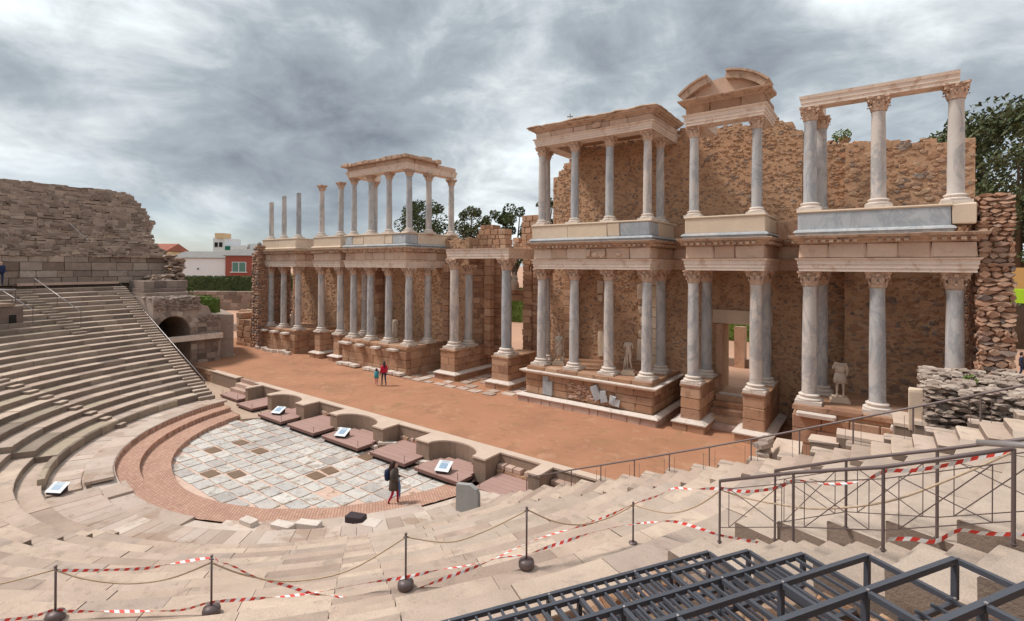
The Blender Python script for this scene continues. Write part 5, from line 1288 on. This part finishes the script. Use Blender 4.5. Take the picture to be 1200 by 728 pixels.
# ================================================================ RAILINGS
def surfz(x,y):
    r=math.hypot(x,y); return tz(int((r-12)//.72)) if r>=12 else .56
def fence(label,pts,posts,rail_r=.024,post_r=.018,brace=True,zoff=.95,thin=.007,inset=True,diag=True):
    """pts: top rail; posts: list of (x,y,zbase,ztop)"""
    t=thing('railing',label,'railing',(posts[0][0],posts[0][1],posts[0][2]))
    b=MB(); b.tube(pts,rail_r,8); b.build('handrail',M['iron'],t,smooth=True)
    for p in posts: b=MB(); b.tube([(p[0],p[1],p[2]-.02),(p[0],p[1],p[3])],post_r,6); b.lathe([(.035,0),(.035,.012)],8,(p[0],p[1],p[2])); b.build('post',M['iron'],t)
    if brace:
        for p,q in zip(posts,posts[1:]):
            P=Vector(p[:2]); Q=Vector(q[:2]); d=Q-P
            def at(s,f,): c=P+d*s; z0=p[2]+(q[2]-p[2])*s; z1=p[3]+(q[3]-p[3])*s; return (c.x,c.y,z0+(z1-z0)*f)
            b=MB()
            for pr in ([at(.14,.24),at(.14,.86)],[at(.86,.24),at(.86,.86)],[at(.0,.24),at(1,.24)],[at(0,.86),at(1,.86)],[at(.14,.24),at(.86,.86)],[at(.14,.86),at(.86,.24)])[:6 if diag else 2]: b.tube(pr,thin,4)
            b.build('cross_brace',M['iron'],t)
    return t
pr=[(12.2,1.56),(13.9,2.24),(16.1,3.09),(18.25,3.94),(19.69,4.53),(24.5,6.57),(26.2,7.35)]
fr=interp(pr)
ps=[]; x=12.2
for x in (12.2,13.95,15.0,16.1,17.15,18.25,19.3,20.4,21.5,22.6,23.7,24.9): ps.append((x,-2.03,fr(x)-.80-(.02*(x-12)),fr(x)))
fence('long brown handrail climbing the right end of the seating from the orchestra',[(x,-2.03,z) for x,z in pr],ps,thin=.006,diag=False)
def pol(r,a): return (r*cos(R(a)),r*sin(R(a)))
ps=[(*pol(21.6,-22),4.58,5.53),(*pol(22.74,-22),5.09,6.06),(*pol(23.8,-22),5.52,6.5),(*pol(24.92,-22),6.12,7.07)]
fence('nearer criss-cross railing on the right foreground, wrapped in red and white tape',[(p[0],p[1],p[3]) for p in ps],ps,.024,.019)
ps=[(*pol(22.04,-20),4.6,5.68),(*pol(23.04,-20),5.22,6.17),(*pol(24.05,-20),5.53,6.62),(*pol(25.2,-20),6.13,7.15),(*pol(26.2,-20),6.75,7.62)]
fence('farther criss-cross railing on the right foreground behind the taped one',[(p[0],p[1],p[3]) for p in ps],ps,.022,.018)
x,y=pol(24.95,-20.9); b=MB(); b.tube([(x+.02,y+.1,6.1),(x+.02,y+.1,7.06)],.05,8); tag(b.build('thick_post',M['iron'],smooth=True),'thick brown post joining the two criss-cross railings at the right edge','post')
a_=Vector((*pol(24.42,-20),6.82)); b_=Vector((*pol(25.6,-20.3),7.10)); b=MB(); b.tube([a_,b_],.036,8); tag(b.build('lamp_pipe',M['handrail'],smooth=True),'pale grey pipe clamped along the handrail at the right edge','pipe')
# left end rail
t=thing('railing','steel handrail descending the steep far left end stair','railing',(-13,-1.9,.8))
zf=lambda x:7.75+.45+( -1)*( -30.05-x)*0 
def lrail(x): # stair height under the rail
    r=math.hypot(x,1.9); return tz(min(21,max(0,(r-12)/.72)) if False else 0)
L=[(-12.9,1.62),(-30.2,7.8)]
fx=interp([(-30.2,7.8),(-12.9,1.45)])
b=MB(); b.tube([(x,-2.03,fx(x)) for x in (-12.9,-18,-24,-30.2)]+[(-31.2,-2.03,7.85)],.03,7); b.build('handrail',M['handrail'],t,True)
b=MB(); b.tube([(x,-2.03,fx(x)-.42) for x in (-12.9,-18,-24,-30.2)],.018,6); b.build('lower_rail',M['iron'],t,True)
x=-12.9
while x>-30.3:
    b=MB(); b.tube([(x,-2.03,fx(x)-.95),(x,-2.03,fx(x))],.022,6); b.build('post',M['iron'],t); x-=1.45
t=thing('railing','pair of slanted handrails round the small landing at the far left edge','railing',(-23,-9,6))
for (a,k0,k1) in ((-157.6,15,20),(-163.4,14,21)):
    p=[(*pol(tr(k0),a),tz(k0)+.75),(*pol(tr(k1),a),tz(k1)+.75)]
    b=MB(); b.tube(p,.028,7); b.build('handrail',M['handrail'],t,True)
    for f in (0,.5,1): 
        c=Vector(p[0]).lerp(Vector(p[1]),f); b=MB(); b.tube([(c.x,c.y,c.z-.85),(c.x,c.y,c.z)],.02,6); b.build('post',M['iron'],t)
t=thing('landing','small dark railed landing over an opening at the far left edge','landing',(*pol(24.5,-156),5)); 
b=MB()
P0,P1,P2,P3=pol(22.9,-155.4),pol(22.9,-150),pol(27.5,-150),pol(27.5,-156)
b.prism([P0,P1,P2,P3],6.25,6.42); b.build('floor_slab',M['conc'],t)
b=MB(); b.tube([(*P0,7.25),(*P1,7.25)],.05,6); b.tube([(*P0,7.25),(*P3,7.25)],.03,6); b.build('top_rail',M['handrail'],t)
b=MB(); b.add([(*P0,6.45),(*P1,6.45),(*P1,7.0),(*P0,7.0)],[(0,1,2,3)]); b.v=[(v[0],v[1],v[2]) for v in b.v]; q=MB(); q.tube([(*P0,6.4),(*P0,7.25)],.03,6); q.tube([(*P1,6.4),(*P1,7.25)],.03,6); q.build('post_pair',M['iron'],t,kind='stuff')
b=MB(); b.prism([pol(23.0,-156.6),pol(23.0,-151),pol(23.3,-151),pol(23.3,-156.6)],4.4,6.2); b.build('retaining_wall',M['rubd'],t)
b=MB(); b.prism([pol(22.93,-155.6),pol(22.93,-154.7),pol(22.98,-154.7),pol(22.98,-155.6)],5.0,5.7); b.build('dark_opening',M['dark'],t)
b=MB(); b.tube(from_,.03,6); b.build('handrail',M['handrail'],rail)
for f in (0,.5,1):
    c=Vector(from_[0]).lerp(Vector(from_[1]),f); b=MB(); b.tube([(c.x,c.y,c.z-.8),(c.x,c.y,c.z)],.02,6); b.build('post',M['iron'],rail)
b=MB(); v=[]
for i in range(30):
    a=R(-175.0+13*i/29)
    for (r,z) in ((27.75,7.28),(27.75,7.46),(28.15,7.46),(28.15,7.28)): v.append((r*cos(a),r*sin(a),z))
b.add(v,[(i*4+k,i*4+(k+1)%4,(i+1)*4+(k+1)%4,(i+1)*4+k) for i in range(29) for k in range(4)])
tag(b.build('coping_band',M['pink']),'thin reddish coping band along the top of the left seating below the dark wall','coping')
# ================================================================ ROPE POSTS, ROPES, TAPE
posts=[(11.97,-14.26,3.44,4.24,1),(13.72,-12.79,3.44,4.33,1),(15.97,-10.86,3.72,4.57,1),(17.45,-9.63,4.0,4.94,1),(18.54,-7.92,4.0,4.69,0)]
ls=['leftmost rope post, its base cut by the lower edge of the photograph','second rope post from the left, on pale slabs at the lower left','rope post standing on the edge of the centre foreground stair','rope post with a round weighted base just right of the centre stair','slim rope post on a flat foot plate nearest the criss-cross railing']
for (x,y,z,zt,rb),l in zip(posts,ls):
    t=thing('rope_post',l,'barrier post',(x,y,z),'rope barrier posts in the foreground')
    b=MB(); b.tube([(x,y,z),(x,y,zt+.03)],.016,8); b.build('pole',M['iron'],t,True)
    b=MB(); b.lathe([(.022,0),(.022,.03),(.012,.035)],8,(x,y,zt)); b.tube([(x-.03,y-.02,zt-.03),(x+.03,y+.02,zt-.03)],.012,6); b.build('hook',M['iron'],t)
    b=MB()
    if rb: b.lathe([(.10,0),(.125,.02),(.13,.08),(.115,.12),(.06,.14),(.02,.15)],18,(x,y,z))
    else: b.lathe([(.075,0),(.075,.012),(.02,.02)],12,(x,y,z))
    b.build('weight',M['iron'],t,True)
def smooth(pts,n=6):
    P=[Vector(p) for p in pts]; out_=[]
    for i in range(len(P)-1):
        a=P[max(i-1,0)]; b_=P[i]; c=P[i+1]; d=P[min(i+2,len(P)-1)]
        for k in range(n):
            t_=k/n; out_.append(.5*((2*b_)+(c-a)*t_+(2*a-5*b_+4*c-d)*t_*t_+(3*b_-a-3*c+d)*t_**3))
    out_.append(P[-1]); return out_
ROPES=[([(10.4,-15.6,4.4),(10.99,-15.08,3.97),(11.96,-14.27,4.21)],'hemp rope running out of the picture at the lower left'),
([(11.96,-14.27,4.21),(12.3,-13.98,4.05),(12.77,-13.58,3.96),(13.25,-13.18,4.02),(13.71,-12.8,4.24)],'sagging hemp rope between the two leftmost rope posts'),
([(13.72,-12.79,4.24),(14.13,-12.44,4.02),(14.67,-11.98,3.91),(15.31,-11.43,4.05),(15.96,-10.87,4.53)],'longest sagging hemp rope, hanging across the foot of the centre stair'),
([(15.97,-10.86,4.54),(16.5,-10.42,4.44),(16.95,-10.04,4.61),(17.46,-9.61,4.92)],'short hemp rope right of the centre stair'),
([(17.46,-9.61,4.92),(17.72,-9.21,4.65),(17.99,-8.78,4.51),(18.29,-8.32,4.54),(18.54,-7.92,4.67)],'hemp rope drooping toward the slim rope post'),
([(18.54,-7.92,4.67),(19.17,-7.98,4.74),(19.64,-8.03,5.0),(20.04,-8.07,5.39)],'knotted hemp rope from the slim post up to the railing'),
([(20.04,-8.07,5.39),(20.37,-8.18,5.41),(20.83,-8.34,5.5),(21.38,-8.53,5.66),(22.09,-8.77,6.04),(22.68,-8.67,6.43),(23.19,-8.58,6.82)],'hemp rope strung along the nearer criss-cross railing')]
for pts,l in ROPES:
    b=MB(); b.tube(smooth(pts),.0135,6); tag(b.build('rope',M['rope'],None,True),l,'rope','barrier ropes in the foreground')
def tape(pts,label,w=.046,seg=.075):
    P=smooth(pts,5); L=[0]
    for a,b_ in zip(P,P[1:]): L.append(L[-1]+(b_-a).length)
    def at(s):
        for i in range(len(P)-1):
            if s<=L[i+1]: return P[i].lerp(P[i+1],(s-L[i])/max(1e-6,L[i+1]-L[i]))
        return P[-1]
    b=MB(); s=0; n=0; tw=lambda s:R(50)+.9*sin(s*2.3)+.5*sin(s*5.1+1)
    while s<L[-1]-.02:
        e=min(s+seg,L[-1]); b.cur=n%2
        for (u,v) in ((s,(s+e)/2),((s+e)/2,e)):
            p,q=at(u),at(v); d=(q-p)
            if d.length<1e-5: continue
            d.normalize(); sd=d.cross(Vector((0,0,1))).normalized(); up_=sd.cross(d)
            def off(x): a=tw(x); return (sd*cos(a)+up_*sin(a))*w/2
            sl=d*.02
            b.add([p-off(u)-sl,p+off(u)+sl,q+off(v)+sl,q-off(v)-sl],[(0,1,2,3)])
            n_=d.cross(off(u)).normalized()*.0012
            b.add([p-off(u)-sl-n_,p+off(u)+sl-n_,q+off(v)+sl-n_,q-off(v)-sl-n_],[(3,2,1,0)])
        s=e; n+=1
    tag(b.build('barrier_tape',[M['tapew'],M['taper']],None,recalc=False),label,'barrier tape','red and white barrier tapes')
TA=[(11.99,-14.25,4.2),(12.43,-13.87,4.18),(12.98,-13.42,4.19),(13.25,-13.18,4.24),(13.71,-12.8,4.32),(13.81,-12.72,4.25),(13.94,-12.6,4.19),(14.22,-12.36,3.99),(14.56,-12.07,3.85),(14.86,-11.81,3.7),(15.09,-11.61,3.65),(15.34,-11.4,3.6),(15.74,-11.05,3.63),(16.09,-10.76,3.71),(16.5,-10.42,3.89),(16.8,-10.17,4.02),(17.09,-9.93,4.17),(17.33,-9.73,4.32),(17.64,-9.34,4.44),(18.15,-8.53,4.52),(18.54,-7.92,4.68),(18.98,-7.96,4.96),(19.29,-8.0,5.19),(19.58,-8.02,5.26),(20.04,-8.07,5.41),(20.42,-8.2,5.51),(20.83,-8.34,5.72),(21.1,-8.43,5.93),(21.38,-8.53,5.99),(21.67,-8.63,6.1),(21.91,-8.72,6.25),(22.09,-8.77,6.41),(22.36,-8.72,6.47),(22.68,-8.67,6.6),(22.93,-8.63,6.73),(23.19,-8.58,6.83)]
TB=[(11.3,-14.9,3.5),(11.68,-14.5,3.50),(11.96,-14.27,3.60),(12.08,-14.16,3.57),(12.43,-13.87,3.55),(12.98,-13.41,3.53),(13.39,-13.07,3.53),(13.71,-12.8,3.63),(14.09,-12.47,3.65),(14.52,-12.1,3.67),(14.82,-11.84,3.70),(15.06,-11.64,3.74),(15.34,-11.4,3.8),(15.63,-11.15,3.85),(15.97,-10.86,3.90),(16.38,-10.52,4.0),(16.73,-10.23,4.06),(17.09,-9.93,4.16),(17.42,-9.65,4.20),(17.64,-9.34,4.25),(17.79,-9.1,4.28),(18.17,-8.5,4.34),(18.53,-7.93,4.33),(18.88,-7.95,4.48),(19.22,-7.99,4.62),(19.49,-8.01,4.66),(19.78,-8.04,4.67),(20.04,-8.07,4.68),(20.6,-8.26,4.84)]
TC=[(22.12,-8.76,5.60),(22.35,-8.72,5.66),(22.55,-8.69,5.68),(22.76,-8.65,5.86),(22.93,-8.63,5.88),(23.08,-8.6,5.90),(23.3,-8.56,5.95),(23.41,-8.55,5.98)]
tape(TA,'upper strand of barrier tape looping from the left posts up along the railing')
tape(TB,'lower strand of barrier tape lying near the ground below the ropes')
tape(TC,'short strand of barrier tape on the ground at the feet of the right railing')
# ================================================================ STEEL FRAMEWORK
t=thing('steel_framework','dark slate steel framework of stepped open grids over the foreground seats','scaffold',(19.5,-12,4.9))
tdir=Vector((cos(R(58.5)),sin(R(58.5)),0)); nd=Vector((tdir.y,-tdir.x,0))
corn=[(22.31,5.09),(22.90,5.40),(23.57,5.70),(24.21,6.01),(24.90,6.33),(25.6,6.64),(26.3,6.95)]
C3=[Vector((*pol(r+0,-25),z)) for r,z in corn]
def bar(name,p,q,w=.05,h=.05):
    p=Vector(p); q=Vector(q); d=q-p; b=MB(); b.obox((p+q)/2,(d.x,d.y) if abs(d.x)+abs(d.y)>1e-4 else (tdir.x,tdir.y),math.hypot(d.x,d.y)/2 if abs(d.x)+abs(d.y)>1e-4 else w/2,w/2,(h/2) if abs(d.x)+abs(d.y)>1e-4 else abs(d.z)/2)
    return b.build(name,M['steel'],t)
LEN=[4.7,4.9,4.6,4.4,4.2,4.0,3.6]
for i in range(6):
    P=C3[i]; N=C3[i+1]; dep=(N-P).dot(nd)+.05; L=LEN[i]; sh=(N-P).dot(tdir)
    A=P; Bp=P-tdir*L
    bar('front_beam',A,Bp,.044,.05); bar('back_beam',A+nd*dep,Bp+nd*dep,.036,.04)
    # cross beams
    s=0; k=0
    while s<=L+.01:
        bar('cross_beam',A-tdir*s+nd*.03,A-tdir*s+nd*(dep-.025),.042,.045)
        for e0 in (.02,dep-.01):
            q0=A-tdir*s+nd*e0; bt=MB(); bt.lathe([(.013,0),(.013,.012),(.008,.016)],6,(q0.x,q0.y,P.z+.022)); bt.build('bolt',M['handrail'],t)
        c=A-tdir*s; bar('upright',(c.x,c.y,P.z-.03),(c.x,c.y,P.z-.34),.044)
        s+=1.17; k+=1
    if i<=2:
        s=.147
        while s<L:
            if abs((s/1.17)-round(s/1.17))*1.17>.06:
                c=A-tdir*s; bar('rung',c+nd*.03,c+nd*(dep-.025),.022,.03)
            s+=.1465
    # lower grid
    z=Vector((0,0,-.26)); off=nd*.02
    if i>=2:
        bar('lower_beam',A+z+nd*(dep-.12),Bp+z+nd*(dep-.12),.045,.045)
        s=.2
        while s<L: c=A-tdir*s+z; bar('lower_rung',c+nd*.04,c+nd*(dep-.15),.026,.026); s+=.21
    else:
        s=.11
        while s<L: c=A-tdir*s+z; bar('lower_rung',c+nd*.04,c+nd*(dep-.05),.02,.024); s+=.2
b=MB()
for q in range(3):
    c=Vector((20.55+q*.55,-12.0+q*.12,5.05+q*.22)); b.lathe([(.11,0),(.11,.05),(.06,.05),(.06,0)],12,c)
b.build('tmp',M['taper']).name='tape_roll'
tag(bpy.data.objects['tape_roll'],'red and white coils of barrier tape lying under the steel framework','tape roll')
tag(block('tape_scrap','tapew',None,(20.9,-12.35,5.25),(.42,.12,.03),.6),'white scrap of tape on the rubble under the steel framework','tape scrap')
# ================================================================ VEGETATION
def leaves(b,c,rad,n,s,sq=(1,1,1),shell=.55):
    for q in range(n):
        while True:
            v=Vector((uni(-1,1),uni(-1,1),uni(-1,1)))
            if v.length<1: break
        l=v.length; v=v/l*(shell+(1-shell)*l) if rnd()<.8 else v
        p=Vector(c)+Vector((v.x*rad*sq[0],v.y*rad*sq[1],v.z*rad*sq[2]))
        a=Vector((uni(-1,1),uni(-1,1),uni(-1,1))).normalized(); d=a.orthogonal().normalized()*s*uni(.6,1.3); e_=a.cross(d).normalized()*s*.45
        b.add([p-d,p-e_,p+d,p+e_],[(0,1,2,3)])
def tree(label,x,y,z0,ztop,rad,m_='leaf',name='tree',nclump=26,ls_=.3,nl=85,lean=0,flat=.8,group='trees behind the stage building',trunkfrac=.55,spread=1.0):
    t=thing(name,label,'tree',(x,y,z0),group)
    H=ztop-z0; cr=z0+H*trunkfrac; b=MB(); b.tube([(x,y,z0),(x+.1,y,z0+H*.3),(x+lean,y,cr)],[H*.028,H*.022,H*.016],7); ends=[]; bl=MB()
    cz_=(ztop+cr-rad*.3)/2
    for i in range(nclump):
        a=uni(0,2*pi); el=uni(-.75,1.0); rr=rad*uni(.45,1)*spread; rr2=rr*math.sqrt(max(.05,1-el*el*.8))
        hh=(ztop-cr)*.5+rad*.1
        p=Vector((x+lean+rr2*cos(a),y+rr2*sin(a),cz_+hh*el*.82)); cs=rad*uni(.2,.36)
        if i<10: b.tube([(x+lean*.6,y,z0+H*trunkfrac*uni(.6,1)),(x+(p.x-x)*.5,y+(p.y-y)*.5,(cr+p.z)/2-.2),tuple(p)],[H*.012,H*.008,H*.003],5)
        leaves(bl,p,cs,nl,ls_,(1,1,flat))
    b.build('trunk',M['bark'],t,True); bl.build('crown',M[m_],t,recalc=False)
    return t
tree('rounded dark green tree seen between the upper left columns',-24.6,28.2,2,17.3,3.6,nclump=42,ls_=.2,nl=120,trunkfrac=.45)
tree('thin leaning olive tree just right of the free standing colonnade',-19.2,31.0,2,16.8,2.6,'leafl',nclump=26,ls_=.19,nl=150,lean=1.1,flat=1.1,trunkfrac=.55)
tree('open branched dark tree between the ruined stub and the middle right pavilion',-13.9,33,2,16.7,2.6,'leaf',nclump=32,ls_=.2,nl=150,trunkfrac=.45,flat=1)
tree('small tuft of olive tree top above the ruined stub',-17.0,31.5,2,14.9,1.6,'leafl',nclump=10,ls_=.15,nl=60,trunkfrac=.7)
tree('narrow tree top peeping out beside the upper left corner of the middle right pavilion',-11.2,35.5,2,17.8,1.6,'leaf',nclump=12,ls_=.18,nl=80,trunkfrac=.6)
tree('tall spreading pine behind the right end of the stage building',31.0,42.5,2,23.4,6.9,'leafd',name='pine_tree',nclump=190,ls_=.24,nl=150,flat=.55,trunkfrac=.3,spread=1.15,group=None)
tree('smaller dark tree low behind the rubble pier at the right edge',30.5,27.5,2,10.5,2.6,'leaf',nclump=20,ls_=.2,nl=80,trunkfrac=.4,group=None)
def bush(label,x,y,z,r,n,m_='leafg',name='bush',s=.09,sq=(1,1,.8),shell=.2):
    t=thing(name,label,'plant',(x,y,z)); b=MB(); leaves(b,(x,y,z+r*.6),r,n,s,sq,shell); b.build('foliage',M[m_],t,recalc=False)
    b=MB()
    for q in range(4): b.tube([(x,y,z-.05),(x+uni(-.5,.5)*r,y+uni(-.5,.5)*r,z+r)],.015,4)
    b.build('stem',M['bark'],t)
bush('small yellow-green weed on top of the wall behind the far right pavilion',20.4,12.9,15.0,.42,160,'leafg','weed')
bush('bright green bush on the terrace above the tunnel arch',-27.5,2.0,6.0,1.0,420,'leafg')
bush('tiny grass tuft on the pale rubble mass at the right',23.9,1.4,5.85,.16,90,'leafg','grass_tuft',.05)
def hedge(label,pts,z0,z1,thick,m_='leaf',s=.16,dens=26):
    t=thing('hedge',label,'hedge',(pts[0][0],pts[0][1],z0)); b=MB(); c=MB()
    for p,q in zip(pts,pts[1:]):
        p=Vector(p); q=Vector(q); d=q-p; ln=d.length; d.normalize(); mid=(p+q)/2; c.obox((mid.x,mid.y,(z0+z1)/2),(d.x,d.y),ln/2,thick/2-.12,(z1-z0)/2-.06)
        nr=Vector((d.y,-d.x)); area=ln*((z1-z0)*2+thick)
        for k in range(int(area*dens)):
            s_=uni(0,ln); f=rnd()*((z1-z0)*2+thick)
            if f<z1-z0: o=nr*thick/2; z=z0+f
            elif f<2*(z1-z0): o=-nr*thick/2; z=z0+f-(z1-z0)
            else: o=nr*uni(-.5,.5)*thick; z=z1
            w=p+d*s_+o; P_=Vector((w.x,w.y,z))+Vector((uni(-.07,.07),uni(-.07,.07),uni(-.07,.07)))
            a=Vector((uni(-1,1),uni(-1,1),uni(-1,1))).normalized(); e1=a.orthogonal().normalized()*s*uni(.6,1.2); e2=a.cross(e1).normalized()*s*.5
            b.add([P_-e1,P_-e2,P_+e1,P_+e2],[(0,1,2,3)])
    c.build('inner_growth',M[m_],t); b.build('foliage',M[m_],t,recalc=False)
hedge('long clipped dark green hedge in front of the town houses',[(-76,10),(-50,29)],4.6,7.0,1.6,s=.18,dens=16)
hedge('low clipped hedge block on the terrace, upper one',[(-29,2.6),(-27.5,4.4)],5.3,6.0,1.3,'leafg',.1,50)
hedge('clipped cube of hedge at the edge of the terrace, lower one',[(-24.0,2.4),(-23.3,3.3)],4.75,6.0,1.0,'leafg',.09,70)
b=MB(); b.prism([(-23.0,2.92),(-22.6,4.2),(-29,6.0),(-31,2.92)],.9,4.6); tag(b.build('terrace_wall',M['rubl']),'pale earth retaining wall of the terrace that carries the clipped hedges','wall')
hedge('green hedge glimpsed through the doorways behind the stage building',[(-14,33),(26,33)],2.2,6.2,2.0,'leafg',.2,11)
t=thing('garden_wall','low dark wall with a square pillar seen through the right side doorway','wall',(14,20,2.2))
b=MB(); b.box(2,24,19.5,19.9,2.1,2.75,.02); b.build('wall',M['rubd'],t)
b=MB(); b.box(14.1,14.75,19.3,20.0,2.1,4.9,.03); b.build('pillar',M['ash'],t)
b=MB(); b.box(-1.2,1.2,20,20.4,2.2,2.8,.02); tag(b.build('bench',M['navy']),'dark blue bench seen through the central gateway','bench')
# bits beyond the right end
b=MB(); b.box(27.2,33,22,22.3,7.3,8.9,.02); tag(b.build('shelter_board',M['ochre']),'ochre board of a shelter at the far right edge beyond the pier','board')
b=MB(); b.box(27.1,33,21.6,21.7,7.0,7.75,.02); tag(b.build('shelter_strip',M['lime']),'bright lime green strip below the ochre board at the right edge','board')
b=MB(); b.tube([(27.55,21.9,2.2),(27.55,21.9,7.1)],.16,8); tag(b.build('shelter_post',M['ash']),'brown post under the lime green strip at the right edge','post')
b=MB(); b.tube([(5.76,12.0,16.9),(5.76,12.0,18.7)],.025,5); 
for k in range(3): a=k*pi/3; b.tube([(5.76-.22*cos(a),12.0-.22*sin(a),18.5),(5.76+.22*cos(a),12.0+.22*sin(a),18.5)],.02,4)
tag(b.build('lightning_rod',M['iron']),'thin lightning rod on the roof edge of the middle right pavilion','rod')
# ================================================================ TOWN
fd=fwd; 
def house(label,d,u0,u1,zb,ze,mwall,roof=None,rh=1.2,depth=9,wins=(),balus=False,cat='building',flat=False):
    """facade stands square to the line of sight of the town street"""
    def at(u): return CAM.xy+fd.xy*d+rgt.xy*((u-600)/590.12*d)
    p,q=at(u0),at(u1); dr=(q-p); ln=dr.length; dr.normalize(); bk=fd.xy.copy()
    t=thing('town_house',label,cat,(p.x,p.y,zb),'town houses beyond the hedge')
    b=MB(); P=[p,q,q+bk*depth,p+bk*depth]; b.prism([tuple(v) for v in P],zb,ze); b.build('wall',M[mwall],t)
    if roof:
        r0,r1=p-bk*.35-dr*.3,q-bk*.35+dr*.3; r2,r3=q+bk*depth*.5+dr*.3,p+bk*depth*.5-dr*.3; r4,r5=q+bk*(depth+.3)+dr*.3,p+bk*(depth+.3)-dr*.3
        b=MB(); b.add([(*r0,ze),(*r1,ze),(*r2,ze+rh),(*r3,ze+rh),(*r4,ze),(*r5,ze),(*r0,ze-.15),(*r1,ze-.15),(*r4,ze-.15),(*r5,ze-.15)],[(0,1,2,3),(3,2,4,5),(0,3,5),(1,4,2),(0,6,7,1),(6,9,8,7),(5,4,8,9)]); b.build('roof',M[roof],t)
    for (s,z,w,h,m_) in wins:
        c=p+dr*(ln*s)-bk*.04
        b=MB(); b.obox((c.x,c.y,z),(dr.x,dr.y),w/2+.12,.10,h/2+.12); f=b.build('window',M['hw' if m_!='dark' else mwall],t)
        b=MB(); c2=c-bk*.09; b.obox((c2.x,c2.y,z),(dr.x,dr.y),w/2,.05,h/2); b.build('pane',M[m_],f)
        if w>2:
            b=MB(); c3=c-bk*.16; b.obox((c3.x,c3.y,z-h/2-.1),(dr.x,dr.y),w/2+.4,.2,.08); b.obox((c3.x,c3.y,z),(dr.x,dr.y),.06,.04,h/2); b.build('frame',M['hw'],f)
    if balus:
        b=MB(); c=p-bk*.15; n=9
        mid=(p+q)/2-bk*.1
        for zz in (ze-.05,ze+1.25): b.obox((mid.x,mid.y,zz),(dr.x,dr.y),ln/2+.15,.22,.12)
        b.build('cornice',M['hy'],t)
        for k in range(n):
            c=p+dr*(ln*(k+.5)/n)-bk*.1; b=MB(); b.lathe([(.12,0),(.2,.35),(.1,.75),(.15,1.1)],8,(c.x,c.y,ze+.05)); b.build('baluster',M['hy'],t)
    return t,p,q,dr,bk
house('cream town house with a balustrade and red tiled roof next to the dark ruin',110,150,200.5,3,10.2,'hy',None,balus=True)
house('red tiled roof block rising behind the cream balustrade',114,150,194,3,11.9,'hy','rooft',1.8,8)
house('long low white building with a grey sheet roof and a small square vent',110,201,264,3,10.35,'hw','roofg',1.5,10,wins=[(.5,7.9,.35,.35,'dark'),(.24,5.5,1.5,1.1,'dark'),(.5,5.5,1.7,1.1,'dark'),(.76,5.5,1.5,1.1,'dark')])
house('red brick town house with a wide green window',109,264.2,298,3,10.9,'hr','roofg',1.5,8,wins=[(.48,8.35,2.8,2.0,'glassd')])
house('white apartment tower with a rooftop structure behind the red house',150,249.5,263,3,16.8,'hw',None,wins=[(.3,14.8,1.0,1.4,'dark'),(.7,14.8,1.0,1.4,'dark')])
house('low white block with a green blind behind the grey roofs',150,263,271,3,14.7,'hw',None,wins=[(.5,13.8,1.6,1.2,'green')])
house('distant white block above the red house',170,276,293,3,15.4,'hw',None,wins=[(.3,14.5,1,1,'dark'),(.8,14.3,1.2,1,'rooft')])
house('distant white house peak right above the red roof',170,290,301,3,16.0,'hw',None)
house('small structure with a parapet on the roof of the white tower',149,251.5,262,16.8,18.2,'hy',None,depth=4)
house('red tiled shed roof at the left pier of the stage building',112,293,320,3,11.4,'hw','rooft',1.3,8)
